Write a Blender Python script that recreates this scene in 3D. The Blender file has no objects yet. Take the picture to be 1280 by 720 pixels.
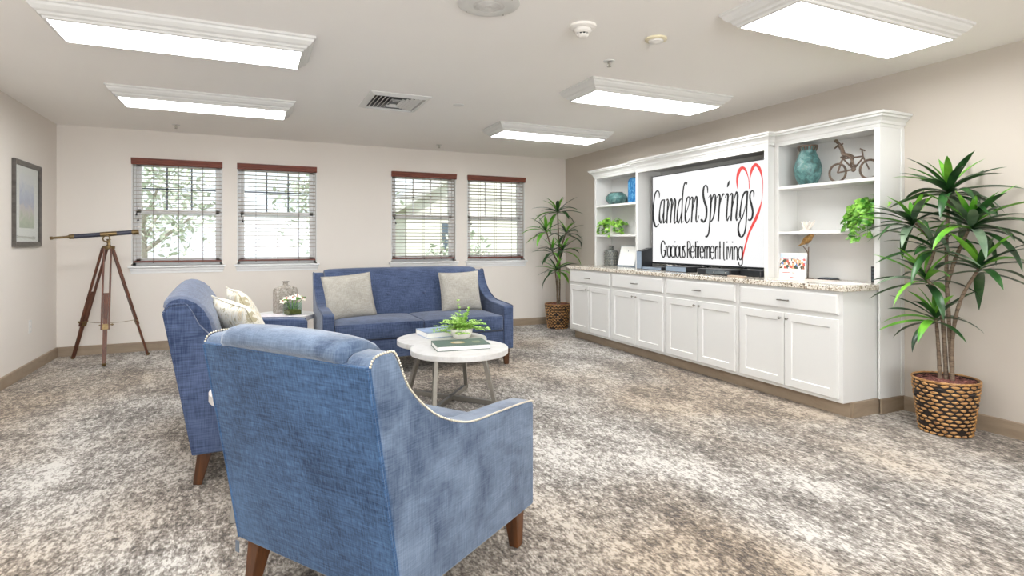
import bpy, bmesh, math, random
from mathutils import Vector, Matrix, Euler, noise
R = math.radians
SC = bpy.context.scene
COL = SC.collection
PI = math.pi

# ------------------------------------------------------------------ materials
def lin(c):
    if isinstance(c, str):
        c = tuple(int(c[i:i + 2], 16) for i in (0, 2, 4))
    return tuple(((v / 255) / 12.92 if v / 255 <= .04045 else ((v / 255 + .055) / 1.055) ** 2.4) for v in c[:3]) + (1,)

class NT:
    def __init__(s, name):
        s.m = bpy.data.materials.new(name); s.m.use_nodes = True
        s.t = s.m.node_tree; s.N = s.t.nodes; s.L = s.t.links
        s.p = s.N['Principled BSDF']; s.out = s.N['Material Output']
    def n(s, typ, **kw):
        nd = s.N.new(typ)
        for k, v in kw.items():
            if k.startswith('i_'):
                nd.inputs[k[2:].replace('_', ' ')].default_value = v
            else: setattr(nd, k, v)
        return nd
    def link(s, a, b): s.L.new(a, b)
    def coords(s, scale=(1, 1, 1), rot=(0, 0, 0)):
        tc = s.n('ShaderNodeTexCoord'); mp = s.n('ShaderNodeMapping')
        mp.inputs['Scale'].default_value = scale; mp.inputs['Rotation'].default_value = rot
        s.link(tc.outputs['Object'], mp.inputs['Vector']); return mp.outputs['Vector']
    def noise(s, vec, scale, detail=4, rough=.5, dist=0):
        nd = s.n('ShaderNodeTexNoise'); nd.inputs['Scale'].default_value = scale
        nd.inputs['Detail'].default_value = detail; nd.inputs['Roughness'].default_value = rough
        nd.inputs['Distortion'].default_value = dist
        s.link(vec, nd.inputs['Vector']); return nd.outputs['Fac']
    def ramp(s, fac, stops, interp='LINEAR'):
        nd = s.n('ShaderNodeValToRGB'); nd.color_ramp.interpolation = interp
        e = nd.color_ramp.elements
        while len(e) < len(stops): e.new(.5)
        for i, (p, c) in enumerate(stops):
            e[i].position = p; e[i].color = lin(c) if not isinstance(c, float) else (c, c, c, 1)
        s.link(fac, nd.inputs['Fac']); return nd.outputs['Color']
    def mix(s, fac, a, b, mode='MIX'):
        nd = s.n('ShaderNodeMix', data_type='RGBA', blend_type=mode)
        for sock, v in ((nd.inputs[0], fac), (nd.inputs[6], a), (nd.inputs[7], b)):
            if hasattr(v, 'node'): s.link(v, sock)
            elif isinstance(v, (int, float)): sock.default_value = v
            else: sock.default_value = lin(v)
        return nd.outputs[2]
    def math(s, op, a, b=0):
        nd = s.n('ShaderNodeMath', operation=op)
        for sock, v in ((nd.inputs[0], a), (nd.inputs[1], b)):
            if hasattr(v, 'node'): s.link(v, sock)
            else: sock.default_value = v
        return nd.outputs[0]
    def bump(s, h, strength=.2, dist=.01):
        nd = s.n('ShaderNodeBump'); nd.inputs['Strength'].default_value = strength
        nd.inputs['Distance'].default_value = dist
        s.link(h, nd.inputs['Height']); s.link(nd.outputs[0], s.p.inputs['Normal'])
    def base(s, c):
        if hasattr(c, 'node'): s.link(c, s.p.inputs['Base Color'])
        else: s.p.inputs['Base Color'].default_value = lin(c)

def simple(name, col, rough=.5, metal=0, var=.06, scale=40, bump=0, sheen=0, spec=.5):
    t = NT(name)
    v = t.coords()
    nz = t.noise(v, scale, 3)
    c = lin(col)
    lo = tuple(x * (1 - var) for x in c[:3]) + (1,); hi = tuple(min(1, x * (1 + var)) for x in c[:3]) + (1,)
    rp = t.n('ShaderNodeValToRGB'); rp.color_ramp.elements[0].position = .3; rp.color_ramp.elements[1].position = .7
    rp.color_ramp.elements[0].color = lo; rp.color_ramp.elements[1].color = hi
    t.link(nz, rp.inputs['Fac']); t.base(rp.outputs['Color'])
    t.p.inputs['Roughness'].default_value = rough; t.p.inputs['Metallic'].default_value = metal
    t.p.inputs['Specular IOR Level'].default_value = spec
    if sheen:
        t.p.inputs['Sheen Weight'].default_value = sheen
    if bump: t.bump(nz, bump, .004)
    return t.m

def m_fabric(name, dark, light, weave=260, sheen=.35, tone=2.2, contrast=.55, wv=.4):
    t = NT(name); v = t.coords()
    big = t.noise(v, tone, 5, .62, .4)
    # slubby cross weave: stretched noises along the two thread directions
    v1 = t.coords((weave * .07, weave * .07, weave)); v2 = t.coords((weave, weave, weave * .07))
    a = t.noise(v1, 1, 2, .5); b = t.noise(v2, 1, 2, .5)
    wvn = t.math('MULTIPLY', t.math('ADD', a, b), .5)
    f = t.math('ADD', t.math('MULTIPLY', big, contrast), t.math('MULTIPLY', wvn, 1 - contrast))
    c = t.ramp(f, [(.38, dark), (.62, light)])
    t.base(c)
    t.p.inputs['Roughness'].default_value = .85
    t.p.inputs['Sheen Weight'].default_value = sheen
    t.p.inputs['Sheen Roughness'].default_value = .4
    t.p.inputs['Specular IOR Level'].default_value = .2
    t.bump(wvn, wv, .004)
    return t.m

def m_wood(name, dark, light, sc=(30, 30, 3), rough=.4):
    t = NT(name); v = t.coords(sc)
    f = t.noise(v, 1, 5, .6, .8)
    t.base(t.ramp(f, [(.3, dark), (.7, light)])); t.p.inputs['Roughness'].default_value = rough
    return t.m

def m_paint(name, col, rough=.6, bump=.08, sc=180):
    t = NT(name); v = t.coords()
    nz = t.noise(v, sc, 3, .6); big = t.noise(v, 1.1, 2)
    c = lin(col)
    rp = t.n('ShaderNodeValToRGB')
    rp.color_ramp.elements[0].color = tuple(x * .97 for x in c[:3]) + (1,); rp.color_ramp.elements[1].color = tuple(min(1, x * 1.03) for x in c[:3]) + (1,)
    t.link(big, rp.inputs['Fac']); t.base(rp.outputs['Color'])
    t.p.inputs['Roughness'].default_value = rough; t.p.inputs['Specular IOR Level'].default_value = .3
    t.bump(nz, bump, .003)
    return t.m

def m_emit(name, col, strength, base=1):
    t = NT(name)
    t.p.inputs['Base Color'].default_value = lin(col) if base else (.01, .01, .01, 1)
    if not base: t.p.inputs['Specular IOR Level'].default_value = .15
    t.p.inputs['Emission Color'].default_value = lin(col); t.p.inputs['Emission Strength'].default_value = strength
    t.p.inputs['Roughness'].default_value = .4
    return t.m

def m_glass(name, tint=(252, 254, 254), gl=.08):
    t = NT(name)
    tr = t.n('ShaderNodeBsdfTransparent'); tr.inputs[0].default_value = lin(tint)
    g = t.n('ShaderNodeBsdfGlossy'); g.inputs['Roughness'].default_value = .02
    lw = t.n('ShaderNodeLayerWeight'); lw.inputs[0].default_value = .5; fr = t.n('ShaderNodeMath', operation='POWER'); fr.inputs[1].default_value = 4; t.link(lw.outputs['Facing'], fr.inputs[0])
    mx = t.n('ShaderNodeMixShader')
    t.link(t.math('ADD', t.math('MULTIPLY', fr.outputs[0], .8), gl * .2), mx.inputs[0]); t.link(tr.outputs[0], mx.inputs[1]); t.link(g.outputs[0], mx.inputs[2])
    t.link(mx.outputs[0], t.out.inputs['Surface'])
    return t.m

def m_carpet():
    t = NT('carpet')
    v = t.coords((1, .5, 1))
    vd = t.n('ShaderNodeVectorMath', operation='ADD')
    wn = t.n('ShaderNodeTexNoise'); wn.inputs['Scale'].default_value = 14; t.link(v, wn.inputs['Vector'])
    ws = t.n('ShaderNodeVectorMath', operation='SCALE'); ws.inputs[3].default_value = .018
    t.link(wn.outputs['Color'], ws.inputs[0]); t.link(v, vd.inputs[0]); t.link(ws.outputs[0], vd.inputs[1])
    vv = vd.outputs[0]
    flick = t.noise(vv, 92, 3, .6)            # the fleck-size marks
    flick2 = t.noise(vv, 36, 3, .6)
    patch = t.noise(v, 1.7, 4, .6, .5)        # broad worn patches
    patch2 = t.noise(v, 4.5, 3, .6)
    tone = t.noise(t.coords((.5, .35, 1)), 1.3, 2)
    f = t.math('ADD', t.math('MULTIPLY', flick, .95), t.math('MULTIPLY', flick2, .75))
    f = t.math('ADD', f, t.math('MULTIPLY', patch, .55))
    f = t.math('ADD', f, t.math('MULTIPLY', patch2, .45))
    f = t.math('MULTIPLY', f, 1 / 2.7)
    c = t.ramp(f, [(.415, (74, 68, 63)), (.46, (114, 106, 98)), (.493, (140, 133, 126)), (.523, (166, 159, 151)), (.56, (202, 197, 190))])
    warm = t.mix(t.ramp(tone, [(.42, 0.0), (.6, 1.0)]), c, t.mix(1.0, c, (236, 222, 205), 'MULTIPLY'))
    t.base(warm)
    t.p.inputs['Roughness'].default_value = .95; t.p.inputs['Sheen Weight'].default_value = .2
    t.p.inputs['Specular IOR Level'].default_value = .1
    t.bump(t.math('ADD', t.noise(vv, 160, 3), t.math('MULTIPLY', f, 2.0)), .55, .012)
    return t.m

def m_granite():
    t = NT('granite'); v = t.coords()
    vo = t.n('ShaderNodeTexVoronoi'); vo.inputs['Scale'].default_value = 95; t.link(v, vo.inputs['Vector'])
    sep = t.n('ShaderNodeSeparateColor'); t.link(vo.outputs['Color'], sep.inputs[0])
    sp = t.noise(v, 60, 4, .65)
    f = t.math('ADD', t.math('MULTIPLY', sep.outputs[0], .5), t.math('MULTIPLY', sp, .5))
    t.base(t.ramp(f, [(.22, (92, 80, 68)), (.33, (160, 145, 126)), (.45, (200, 190, 174)), (.62, (222, 216, 205))]))
    t.p.inputs['Roughness'].default_value = .12
    return t.m

def m_marble(name='white_marble'):
    t = NT(name); v = t.coords()
    f = t.noise(v, 6, 6, .7, 1.5)
    t.base(t.ramp(f, [(.35, (198, 194, 190)), (.6, (212, 210, 208))])); t.p.inputs['Roughness'].default_value = .35
    return t.m

def m_leaf(name, dark, light, sc=9, rough=.4):
    t = NT(name); v = t.coords()
    f = t.noise(v, sc, 2)
    t.base(t.ramp(f, [(.35, dark), (.65, light)])); t.p.inputs['Roughness'].default_value = rough
    t.p.inputs['Subsurface Weight'].default_value = 0
    return t.m

def m_patina(name, cols, sc=18, rough=.45):
    t = NT(name); v = t.coords()
    f = t.noise(v, sc, 6, .7, .6)
    n = len(cols)
    t.base(t.ramp(f, [(.32 + .36 * i / (n - 1), c) for i, c in enumerate(cols)])); t.p.inputs['Roughness'].default_value = rough
    t.bump(f, .3, .004)
    return t.m

def m_floral():
    t = NT('floral_linen'); v = t.coords()
    big = t.noise(v, 11, 4, .6, 1.8)
    c = t.ramp(big, [(.38, (178, 168, 140)), (.42, (226, 220, 206)), (.53, (230, 226, 214)), (.56, (208, 188, 146)), (.59, (230, 226, 214)), (.65, (190, 192, 180)), (.70, (230, 226, 216))])
    t.base(c); t.p.inputs['Roughness'].default_value = .9
    t.bump(t.noise(v, 300, 2), .2, .003)
    return t.m

def m_painting():
    t = NT('landscape_print'); tc = t.coords()
    sx = t.n('ShaderNodeSeparateXYZ'); t.link(tc, sx.inputs[0])
    nz = t.noise(tc, 14, 5, .7, 1.2)
    h = t.math('ADD', t.math('MULTIPLY', sx.outputs[2], 1.7), t.math('MULTIPLY', t.math('SUBTRACT', nz, .5), .75))
    h = t.math('ADD', h, .5)
    t.base(t.ramp(h, [(.05, (120, 140, 110)), (.25, (160, 178, 140)), (.42, (205, 190, 190)), (.52, (150, 160, 195)), (.66, (178, 188, 215)), (.85, (226, 226, 228))]))
    t.p.inputs['Roughness'].default_value = .3
    return t.m

def m_village():
    t = NT('village_print'); v = t.coords()
    vo = t.n('ShaderNodeTexVoronoi'); vo.inputs['Scale'].default_value = 52; t.link(v, vo.inputs['Vector'])
    sp = t.n('ShaderNodeSeparateColor'); t.link(vo.outputs['Color'], sp.inputs[0])
    sx = t.n('ShaderNodeSeparateXYZ'); t.link(v, sx.inputs[0])
    sky = t.ramp(t.math('ADD', sx.outputs[2], t.math('MULTIPLY', t.noise(v, 60, 2), .03)), [(.170, 0.0), (.190, 1.0)])
    t.base(t.mix(sky, t.ramp(sp.outputs[0], [(.0, (60, 75, 60)), (.18, (200, 90, 75)), (.32, (235, 225, 215)), (.5, (215, 170, 130)), (.66, (90, 130, 190)), (.8, (240, 235, 230)), (.92, (150, 100, 80))], 'CONSTANT'), (196, 214, 232)))
    t.p.inputs['Roughness'].default_value = .3
    return t.m

# ------------------------------------------------------------------ mesh builder
class G:
    def __init__(s): s.b = bmesh.new()
    def _mi(s, faces, mi):
        for f in faces: f.material_index = mi
    def box(s, lo, hi, mi=0, rot=None, about=None):
        vs = [s.b.verts.new((x, y, z)) for x in (lo[0], hi[0]) for y in (lo[1], hi[1]) for z in (lo[2], hi[2])]
        fs = [(0, 1, 3, 2), (4, 6, 7, 5), (0, 4, 5, 1), (2, 3, 7, 6), (0, 2, 6, 4), (1, 5, 7, 3)]
        s._mi([s.b.faces.new([vs[i] for i in f]) for f in fs], mi)
        if rot is not None:
            c = Vector(about) if about is not None else (Vector(lo) + Vector(hi)) / 2
            M = Euler(rot).to_matrix()
            for v in vs: v.co = M @ (v.co - c) + c
        return vs
    def loft(s, rings, closed=True, cap=True, mi=0):
        VR = [[s.b.verts.new(p) for p in r] for r in rings]
        n = len(VR[0])
        for a, b in zip(VR[:-1], VR[1:]):
            for i in range(n if closed else n - 1):
                j = (i + 1) % n
                try: s.b.faces.new((a[i], a[j], b[j], b[i])).material_index = mi
                except ValueError: pass
        if cap and closed:
            for r in (list(reversed(VR[0])), VR[-1]):
                try: s.b.faces.new(r).material_index = mi
                except ValueError: pass
        return VR
    def prism(s, poly, axis, a, b, mi=0):
        # poly is 2-D; axis = 0 (poly is y,z), 1 (x,z), 2 (x,y)
        def P(p, t):
            return {0: (t, p[0], p[1]), 1: (p[0], t, p[1]), 2: (p[0], p[1], t)}[axis]
        return s.loft([[P(p, a) for p in poly], [P(p, b) for p in poly]], mi=mi)
    def tube(s, pts, rad, n=10, mi=0, closed=False, cap=True, flat=None):
        pts = [Vector(p) for p in pts]
        if not hasattr(rad, '__len__'): rad = [rad] * len(pts)
        rings = []; up = None
        m = len(pts)
        for i, p in enumerate(pts):
            a = pts[(i - 1) % m] if closed else pts[max(i - 1, 0)]
            c = pts[(i + 1) % m] if closed else pts[min(i + 1, m - 1)]
            d = (c - a).normalized()
            if up is None:
                up = Vector((0, 0, 1)) if abs(d.z) < .9 else Vector((1, 0, 0))
            x = d.cross(up)
            if x.length < 1e-5: x = d.cross(Vector((.3, 1, .1)))
            x.normalize(); up = x.cross(d).normalized()
            f = flat or (1, 1)
            rings.append([p + (x * math.cos(2 * PI * k / n) * f[0] + up * math.sin(2 * PI * k / n) * f[1]) * rad[i] for k in range(n)])
        if closed: rings.append(rings[0])
        return s.loft(rings, cap=cap and not closed, mi=mi)
    def bar(s, p0, p1, w, h, mi=0, w2=None, h2=None, up=(0, 0, 1)):
        p0, p1 = Vector(p0), Vector(p1); d = (p1 - p0).normalized(); up = Vector(up)
        if abs(d.dot(up)) > .98: up = Vector((1, 0, 0))
        x = d.cross(up).normalized(); y = x.cross(d).normalized()
        w2 = w if w2 is None else w2; h2 = h if h2 is None else h2
        r = lambda p, W, Hh: [p + x * W / 2 * a + y * Hh / 2 * b for a, b in ((-1, -1), (1, -1), (1, 1), (-1, 1))]
        return s.loft([r(p0, w, h), r(p1, w2, h2)], mi=mi)
    def lathe(s, prof, n=32, c=(0, 0, 0), mi=0, cap=True, sx=1, sy=1):
        c = Vector(c)
        rings = [[c + Vector((r * sx * math.cos(2 * PI * k / n), r * sy * math.sin(2 * PI * k / n), z)) for k in range(n)] for r, z in prof]
        return s.loft(rings, mi=mi, cap=cap)
    def ball(s, c, r, n=12, mi=0, sc=(1, 1, 1), rot=None):
        M = Euler(rot).to_matrix() if rot else None
        c = Vector(c); rings = []
        m = max(4, n // 2)
        for i in range(m + 1):
            a = PI * i / m; rr = max(math.sin(a), .02)
            ring = []
            for k in range(n):
                p = Vector((rr * math.cos(2 * PI * k / n) * r * sc[0], rr * math.sin(2 * PI * k / n) * r * sc[1], -math.cos(a) * r * sc[2]))
                ring.append(c + (M @ p if M else p))
            rings.append(ring)
        return s.loft(rings, mi=mi)
    def face(s, pts, mi=0):
        f = s.b.faces.new([s.b.verts.new(p) for p in pts]); f.material_index = mi; return f
    def make(s, name, mats, parent=None, smooth=False, bevel=0, seg=2, angle=30, sub=0, solid=0, autos=None):
        bmesh.ops.recalc_face_normals(s.b, faces=s.b.faces)
        me = bpy.data.meshes.new(name); s.b.to_mesh(me); s.b.free()
        o = bpy.data.objects.new(name, me); COL.objects.link(o)
        for m in (mats if isinstance(mats, (list, tuple)) else [mats]): me.materials.append(m)
        if smooth or bevel:
            for p in me.polygons: p.use_smooth = True
            if autos is not False:
                me.set_sharp_from_angle(angle=R(autos or 40))
        if solid:
            q = o.modifiers.new('thickness', 'SOLIDIFY'); q.thickness = solid; q.offset = 0
        if bevel:
            q = o.modifiers.new('bevel', 'BEVEL'); q.width = bevel; q.segments = seg; q.limit_method = 'ANGLE'; q.angle_limit = R(angle); q.harden_normals = True
        if sub:
            q = o.modifiers.new('sub', 'SUBSURF'); q.levels = sub; q.render_levels = sub
        if parent: o.parent = parent
        return o

def thing(name, label, cat, loc=(0, 0, 0), rz=0, group=None):
    o = bpy.data.objects.new(name, None); COL.objects.link(o)
    o.empty_display_size = .1
    o.location = loc; o.rotation_euler = (0, 0, rz); o['label'] = label; o['category'] = cat
    if group: o['group'] = group
    return o
def tag(o, label, cat, group=None):
    o['label'] = label; o['category'] = cat
    if group: o['group'] = group
    return o
def struct(o): o['kind'] = 'structure'; return o
def dup(root, loc=None, rz=None, label=None):
    r = root.copy(); COL.objects.link(r)
    if loc is not None: r.location = loc
    if rz is not None: r.rotation_euler = (0, 0, rz)
    if label: r['label'] = label
    for ch in list(root.children):
        c = ch.copy(); COL.objects.link(c); c.parent = r
        for g in ch.children:
            d = g.copy(); COL.objects.link(d); d.parent = c
    return r
def spline(pts, n=6):
    P = [Vector(p) for p in pts]; out = []
    for i in range(len(P) - 1):
        a, b, c, d = P[max(i - 1, 0)], P[i], P[i + 1], P[min(i + 2, len(P) - 1)]
        for k in range(n):
            t = k / n
            out.append(.5 * ((2 * b) + (c - a) * t + (2 * a - 5 * b + 4 * c - d) * t * t + (3 * b - a - 3 * c + d) * t ** 3))
    out.append(P[-1]); return out

M = dict(
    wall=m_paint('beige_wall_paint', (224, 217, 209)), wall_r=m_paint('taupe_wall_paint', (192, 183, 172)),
    ceil=m_paint('ceiling_paint', (244, 241, 237), .8, .12, 120), white=m_paint('white_enamel', (214, 213, 210), .35, .01),
    vinyl=simple('white_vinyl', (232, 232, 232), .35, var=.01), base=m_wood('taupe_baseboard', (138, 120, 101), (158, 141, 121), (3, 3, 14), .5),
    carpet=m_carpet(), granite=m_granite(), marble=m_marble(),
    blue=m_fabric('blue_chenille', (48, 64, 88), (108, 123, 144), weave=220, tone=5, contrast=.66, sheen=.45),
    blue_back=m_fabric('blue_linen_weave', (20, 44, 74), (70, 100, 136), 190, .25, 2.4, .42),
    blue_sofa=m_fabric('blue_sofa_weave', (42, 54, 80), (84, 97, 126), 170, .25, 3, .40),
    legwood=m_wood('walnut_leg', (58, 33, 16), (98, 58, 28)), tele=m_wood('tripod_mahogany', (62, 34, 22), (112, 66, 46), (40, 40, 4), .35),
    brass=simple('aged_brass', (132, 112, 80), .42, 1, .2, 60), darkleather=simple('navy_leather', (44, 46, 62), .5, 0, .2, 90, .1),
    steel=simple('brushed_nickel', (172, 168, 160), .35, .85, .05), nickel=simple('satin_nickel', (150, 145, 138), .3, 1, .05),
    blindwood=m_wood('cherry_blind_wood', (92, 48, 38), (138, 78, 62), (4, 30, 60), .4), cord=simple('cord_brown', (90, 75, 66), .8),
    slat=m_wood('slat_wood', (160, 143, 129), (198, 184, 168), (4, 30, 30), .45),
    glass=m_glass('window_glass'), dark=simple('dark_plastic', (28, 30, 33), .35), grey=simple('slate_plastic', (96, 106, 118), .4),
    darkframe=m_wood('pewter_frame', (58, 54, 50), (96, 90, 84), (8, 8, 30), .35), mat=simple('mat_board', (236, 236, 232), .8, var=.01),
    diffuser=m_emit('lit_diffuser', (250, 253, 255), 11.8), print=m_painting(), village=m_village(),
    leafd=m_leaf('dracaena_leaf', (22, 50, 26), (50, 92, 42), 9, .32), leafl=m_leaf('dracaena_young_leaf', (72, 140, 36), (124, 186, 60)),
    leafg=m_leaf('dracaena_grey_leaf', (76, 98, 76), (120, 138, 112)),
    ivy=m_leaf('ivy_leaf', (44, 110, 22), (150, 204, 84), 22), pothos=m_leaf('pothos_leaf', (44, 108, 18), (160, 208, 84), 22),
    fern=m_leaf('fern_leaf', (140, 190, 70), (200, 228, 140), 50), stem=simple('green_stem', (110, 150, 60), .6),
    cane=m_wood('cane_bark', (78, 62, 50), (138, 120, 100), (20, 20, 90), .8), mulch=simple('coir_mulch', (140, 92, 84), .95, 0, .5, 70, .8),
    wickd=simple('dark_wicker', (34, 24, 18), .55, 0, .3, 80), wick=m_wood('tan_wicker', (112, 70, 34), (208, 160, 98), (25, 25, 60), .4),
    pillow=m_fabric('greige_linen', (148, 143, 133), (186, 181, 171), 320, .1, 4, .3), floral=m_floral(),
    teal=m_patina('teal_patina', [(58, 66, 60), (62, 96, 94), (84, 126, 124), (124, 146, 138)]), bluegl=m_patina('blue_glaze', [(20, 76, 124), (40, 112, 164), (104, 164, 200)], 22, .2),
    bronze=m_patina('bronze', [(58, 46, 36), (92, 74, 60), (120, 100, 84)], 40, .5), bottle=m_patina('charcoal_glaze', [(60, 64, 64), (92, 96, 92), (150, 150, 142)], 60, .3),
    silver=m_patina('hammered_silver', [(110, 102, 92), (156, 148, 138), (200, 194, 184)], 60, .35), ceramic=simple('white_ceramic', (232, 228, 222), .35, var=.02),
    paper=simple('paper', (238, 236, 232), .8, var=.01), bookgreen=simple('green_cloth', (78, 98, 88), .6), bookblue=simple('blue_jacket', (150, 166, 196), .4, 0, .25, 14),
    bookspine=simple('grey_spine', (200, 196, 186), .5), gold=simple('gold_foil', (196, 168, 110), .4, .3), red=simple('red_cover', (190, 60, 50), .5),
    beads=simple('nailhead', (206, 198, 180), .3, .7), cream=simple('aged_ivory_plastic', (224, 214, 184), .5, var=.02),
    bird=m_patina('gilt_bird', [(70, 50, 30), (150, 112, 56), (206, 168, 104)], 40, .35), coral=simple('white_coral', (226, 218, 208), .7, 0, .08, 60, .5),
    water=m_glass('vase_glass', (240, 248, 246), .3), lily=simple('lily_petal', (248, 244, 232), .5, var=.03), lilyred=simple('lily_stamen', (196, 88, 50), .5),
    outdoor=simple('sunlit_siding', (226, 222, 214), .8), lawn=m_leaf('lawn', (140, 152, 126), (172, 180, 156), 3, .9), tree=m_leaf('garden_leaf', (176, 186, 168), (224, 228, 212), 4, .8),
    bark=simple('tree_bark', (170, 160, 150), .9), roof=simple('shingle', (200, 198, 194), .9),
    scrn=m_emit('screen_white', (255, 255, 255), .53, 0), ink=simple('screen_ink', (6, 6, 8), .6, var=.01), heart=m_emit('screen_red', (255, 84, 80), .50, 0),
    gloss=simple('silver_edge', (120, 128, 132), .2, .6), slate=simple('blue_grey_plastic', (128, 142, 158), .45), tanrem=simple('tan_remote', (176, 158, 140), .5))

XL, XR, YB, H, YF = -1.871, 4.31, 7.466, 2.4575, -2.4
CAMH = 1.22
SCRIPT_STROKES=[([(.119,.714),(.122,.764),(.088,.8),(.035,.772),(.007,.671),(-.007,.565),(-.003,.479),(.017,.412),(.051,.386),(.091,.398),(.112,.424)],[(.108,.714),(.103,.762),(.088,.783),(.057,.765),(.029,.668),(.02,.564),(.029,.48),(.052,.419),(.061,.406),(.076,.409),(.103,.428)]),([(.199,.69),(.144,.682),(.117,.602),(.102,.519),(.105,.454),(.143,.425),(.165,.473),(.194,.581)],[(.205,.678),(.167,.672),(.136,.599),(.129,.517),(.136,.456),(.126,.438),(.152,.476),(.186,.582)]),([(.186,.691),(.179,.577),(.171,.474),(.178,.426),(.211,.44),(.228,.473)],[(.21,.688),(.201,.576),(.197,.473),(.202,.432),(.2,.444),(.22,.475)]),([(.225,.664),(.25,.682),(.247,.676),(.237,.575),(.226,.426)],[(.217,.667),(.242,.694),(.272,.674),(.26,.573),(.25,.425)]),([(.251,.522),(.286,.632),(.317,.682),(.309,.672),(.298,.551),(.286,.43)],[(.243,.523),(.273,.634),(.297,.693),(.334,.67),(.321,.549),(.309,.428)]),([(.312,.519),(.346,.628),(.376,.682),(.364,.658),(.357,.538),(.345,.448),(.369,.417),(.397,.449)],[(.304,.521),(.334,.631),(.357,.694),(.39,.657),(.377,.537),(.37,.447),(.365,.431),(.39,.453)]),([(.481,.679),(.435,.673),(.408,.597),(.392,.507),(.394,.445),(.427,.418),(.452,.463),(.482,.566)],[(.486,.667),(.456,.663),(.426,.593),(.416,.505),(.422,.446),(.412,.432),(.44,.466),(.474,.568)]),([(.553,.817),(.557,.842),(.519,.85),(.494,.804),(.476,.701),(.468,.563),(.457,.464),(.468,.417),(.504,.446)],[(.519,.83),(.535,.839),(.533,.842),(.513,.8),(.497,.698),(.488,.561),(.481,.463),(.482,.43),(.497,.449)]),([(.545,.523),(.584,.604),(.598,.663),(.582,.697),(.545,.678),(.523,.6),(.514,.511),(.519,.445),(.553,.416),(.584,.442),(.603,.479)],[(.536,.526),(.573,.607),(.583,.664),(.575,.685),(.564,.673),(.541,.597),(.538,.51),(.548,.448),(.553,.435),(.572,.447),(.595,.481)]),([(.6,.647),(.629,.68),(.626,.67),(.619,.555),(.608,.425)],[(.593,.65),(.618,.69),(.649,.669),(.64,.553),(.629,.423)]),([(.632,.515),(.666,.628),(.696,.682),(.687,.666),(.682,.552),(.672,.456),(.694,.419),(.719,.453),(.731,.493)],[(.624,.516),(.655,.631),(.679,.692),(.713,.665),(.701,.55),(.695,.455),(.694,.435),(.71,.456),(.724,.495)]),([(.851,.71),(.852,.762),(.822,.794),(.783,.772),(.771,.706),(.785,.633),(.811,.574),(.819,.518),(.808,.457),(.787,.434),(.785,.442),(.768,.46)],[(.842,.71),(.835,.76),(.82,.78),(.805,.765),(.798,.705),(.815,.636),(.841,.576),(.845,.516),(.834,.451),(.801,.417),(.761,.425),(.743,.45)]),([(.861,.661),(.881,.68),(.881,.652),(.873,.516),(.862,.39),(.848,.311),(.825,.284),(.82,.293)],[(.854,.665),(.888,.693),(.903,.651),(.895,.514),(.881,.388),(.867,.307),(.84,.27),(.807,.275)]),([(.89,.56),(.915,.649),(.939,.682),(.938,.659),(.932,.547),(.914,.47),(.889,.435),(.874,.441)],[(.882,.561),(.9,.652),(.931,.699),(.963,.658),(.953,.545),(.932,.465),(.901,.424),(.87,.434)]),([(.972,.653),(1.0,.677),(.997,.667),(.989,.567),(.976,.426)],[(.965,.657),(.992,.69),(1.019,.665),(1.009,.564),(.998,.424)]),([(1.006,.564),(1.035,.646),(1.061,.679),(1.059,.67)],[(.998,.566),(1.023,.65),(1.045,.691),(1.073,.68)]),([(1.077,.646),(1.103,.676),(1.099,.67),(1.091,.561),(1.08,.461),(1.105,.42),(1.129,.471)],[(1.07,.65),(1.091,.687),(1.121,.669),(1.109,.559),(1.102,.46),(1.095,.435),(1.122,.474)]),([(1.123,.805),(1.103,.778),(1.096,.745)],[(1.129,.803),(1.126,.77),(1.106,.742)]),([(1.132,.653),(1.157,.674),(1.155,.666),(1.147,.558),(1.135,.424)],[(1.125,.657),(1.149,.687),(1.176,.665),(1.167,.556),(1.157,.423)]),([(1.16,.523),(1.194,.635),(1.223,.683),(1.215,.662),(1.211,.554),(1.198,.457),(1.217,.418),(1.242,.456)],[(1.152,.525),(1.183,.638),(1.209,.697),(1.24,.66),(1.228,.552),(1.221,.456),(1.216,.433),(1.235,.459)]),([(1.348,.689),(1.304,.686),(1.272,.627),(1.252,.531),(1.244,.465),(1.275,.433),(1.302,.483),(1.335,.599)],[(1.352,.678),(1.321,.673),(1.288,.623),(1.269,.528),(1.267,.465),(1.263,.449),(1.291,.486),(1.328,.601)]),([(1.33,.688),(1.325,.548),(1.318,.399),(1.301,.316),(1.273,.28),(1.263,.289),(1.246,.337),(1.25,.388),(1.273,.439)],[(1.352,.685),(1.343,.546),(1.334,.398),(1.319,.311),(1.284,.267),(1.239,.279),(1.223,.336),(1.233,.392),(1.265,.443)]),([(1.418,.628),(1.421,.672),(1.393,.693),(1.365,.668),(1.361,.618),(1.378,.553),(1.39,.501),(1.385,.452),(1.368,.43),(1.355,.44)],[(1.409,.629),(1.406,.67),(1.397,.68),(1.383,.663),(1.381,.619),(1.401,.556),(1.413,.501),(1.406,.446),(1.377,.415),(1.345,.423)])]
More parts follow.
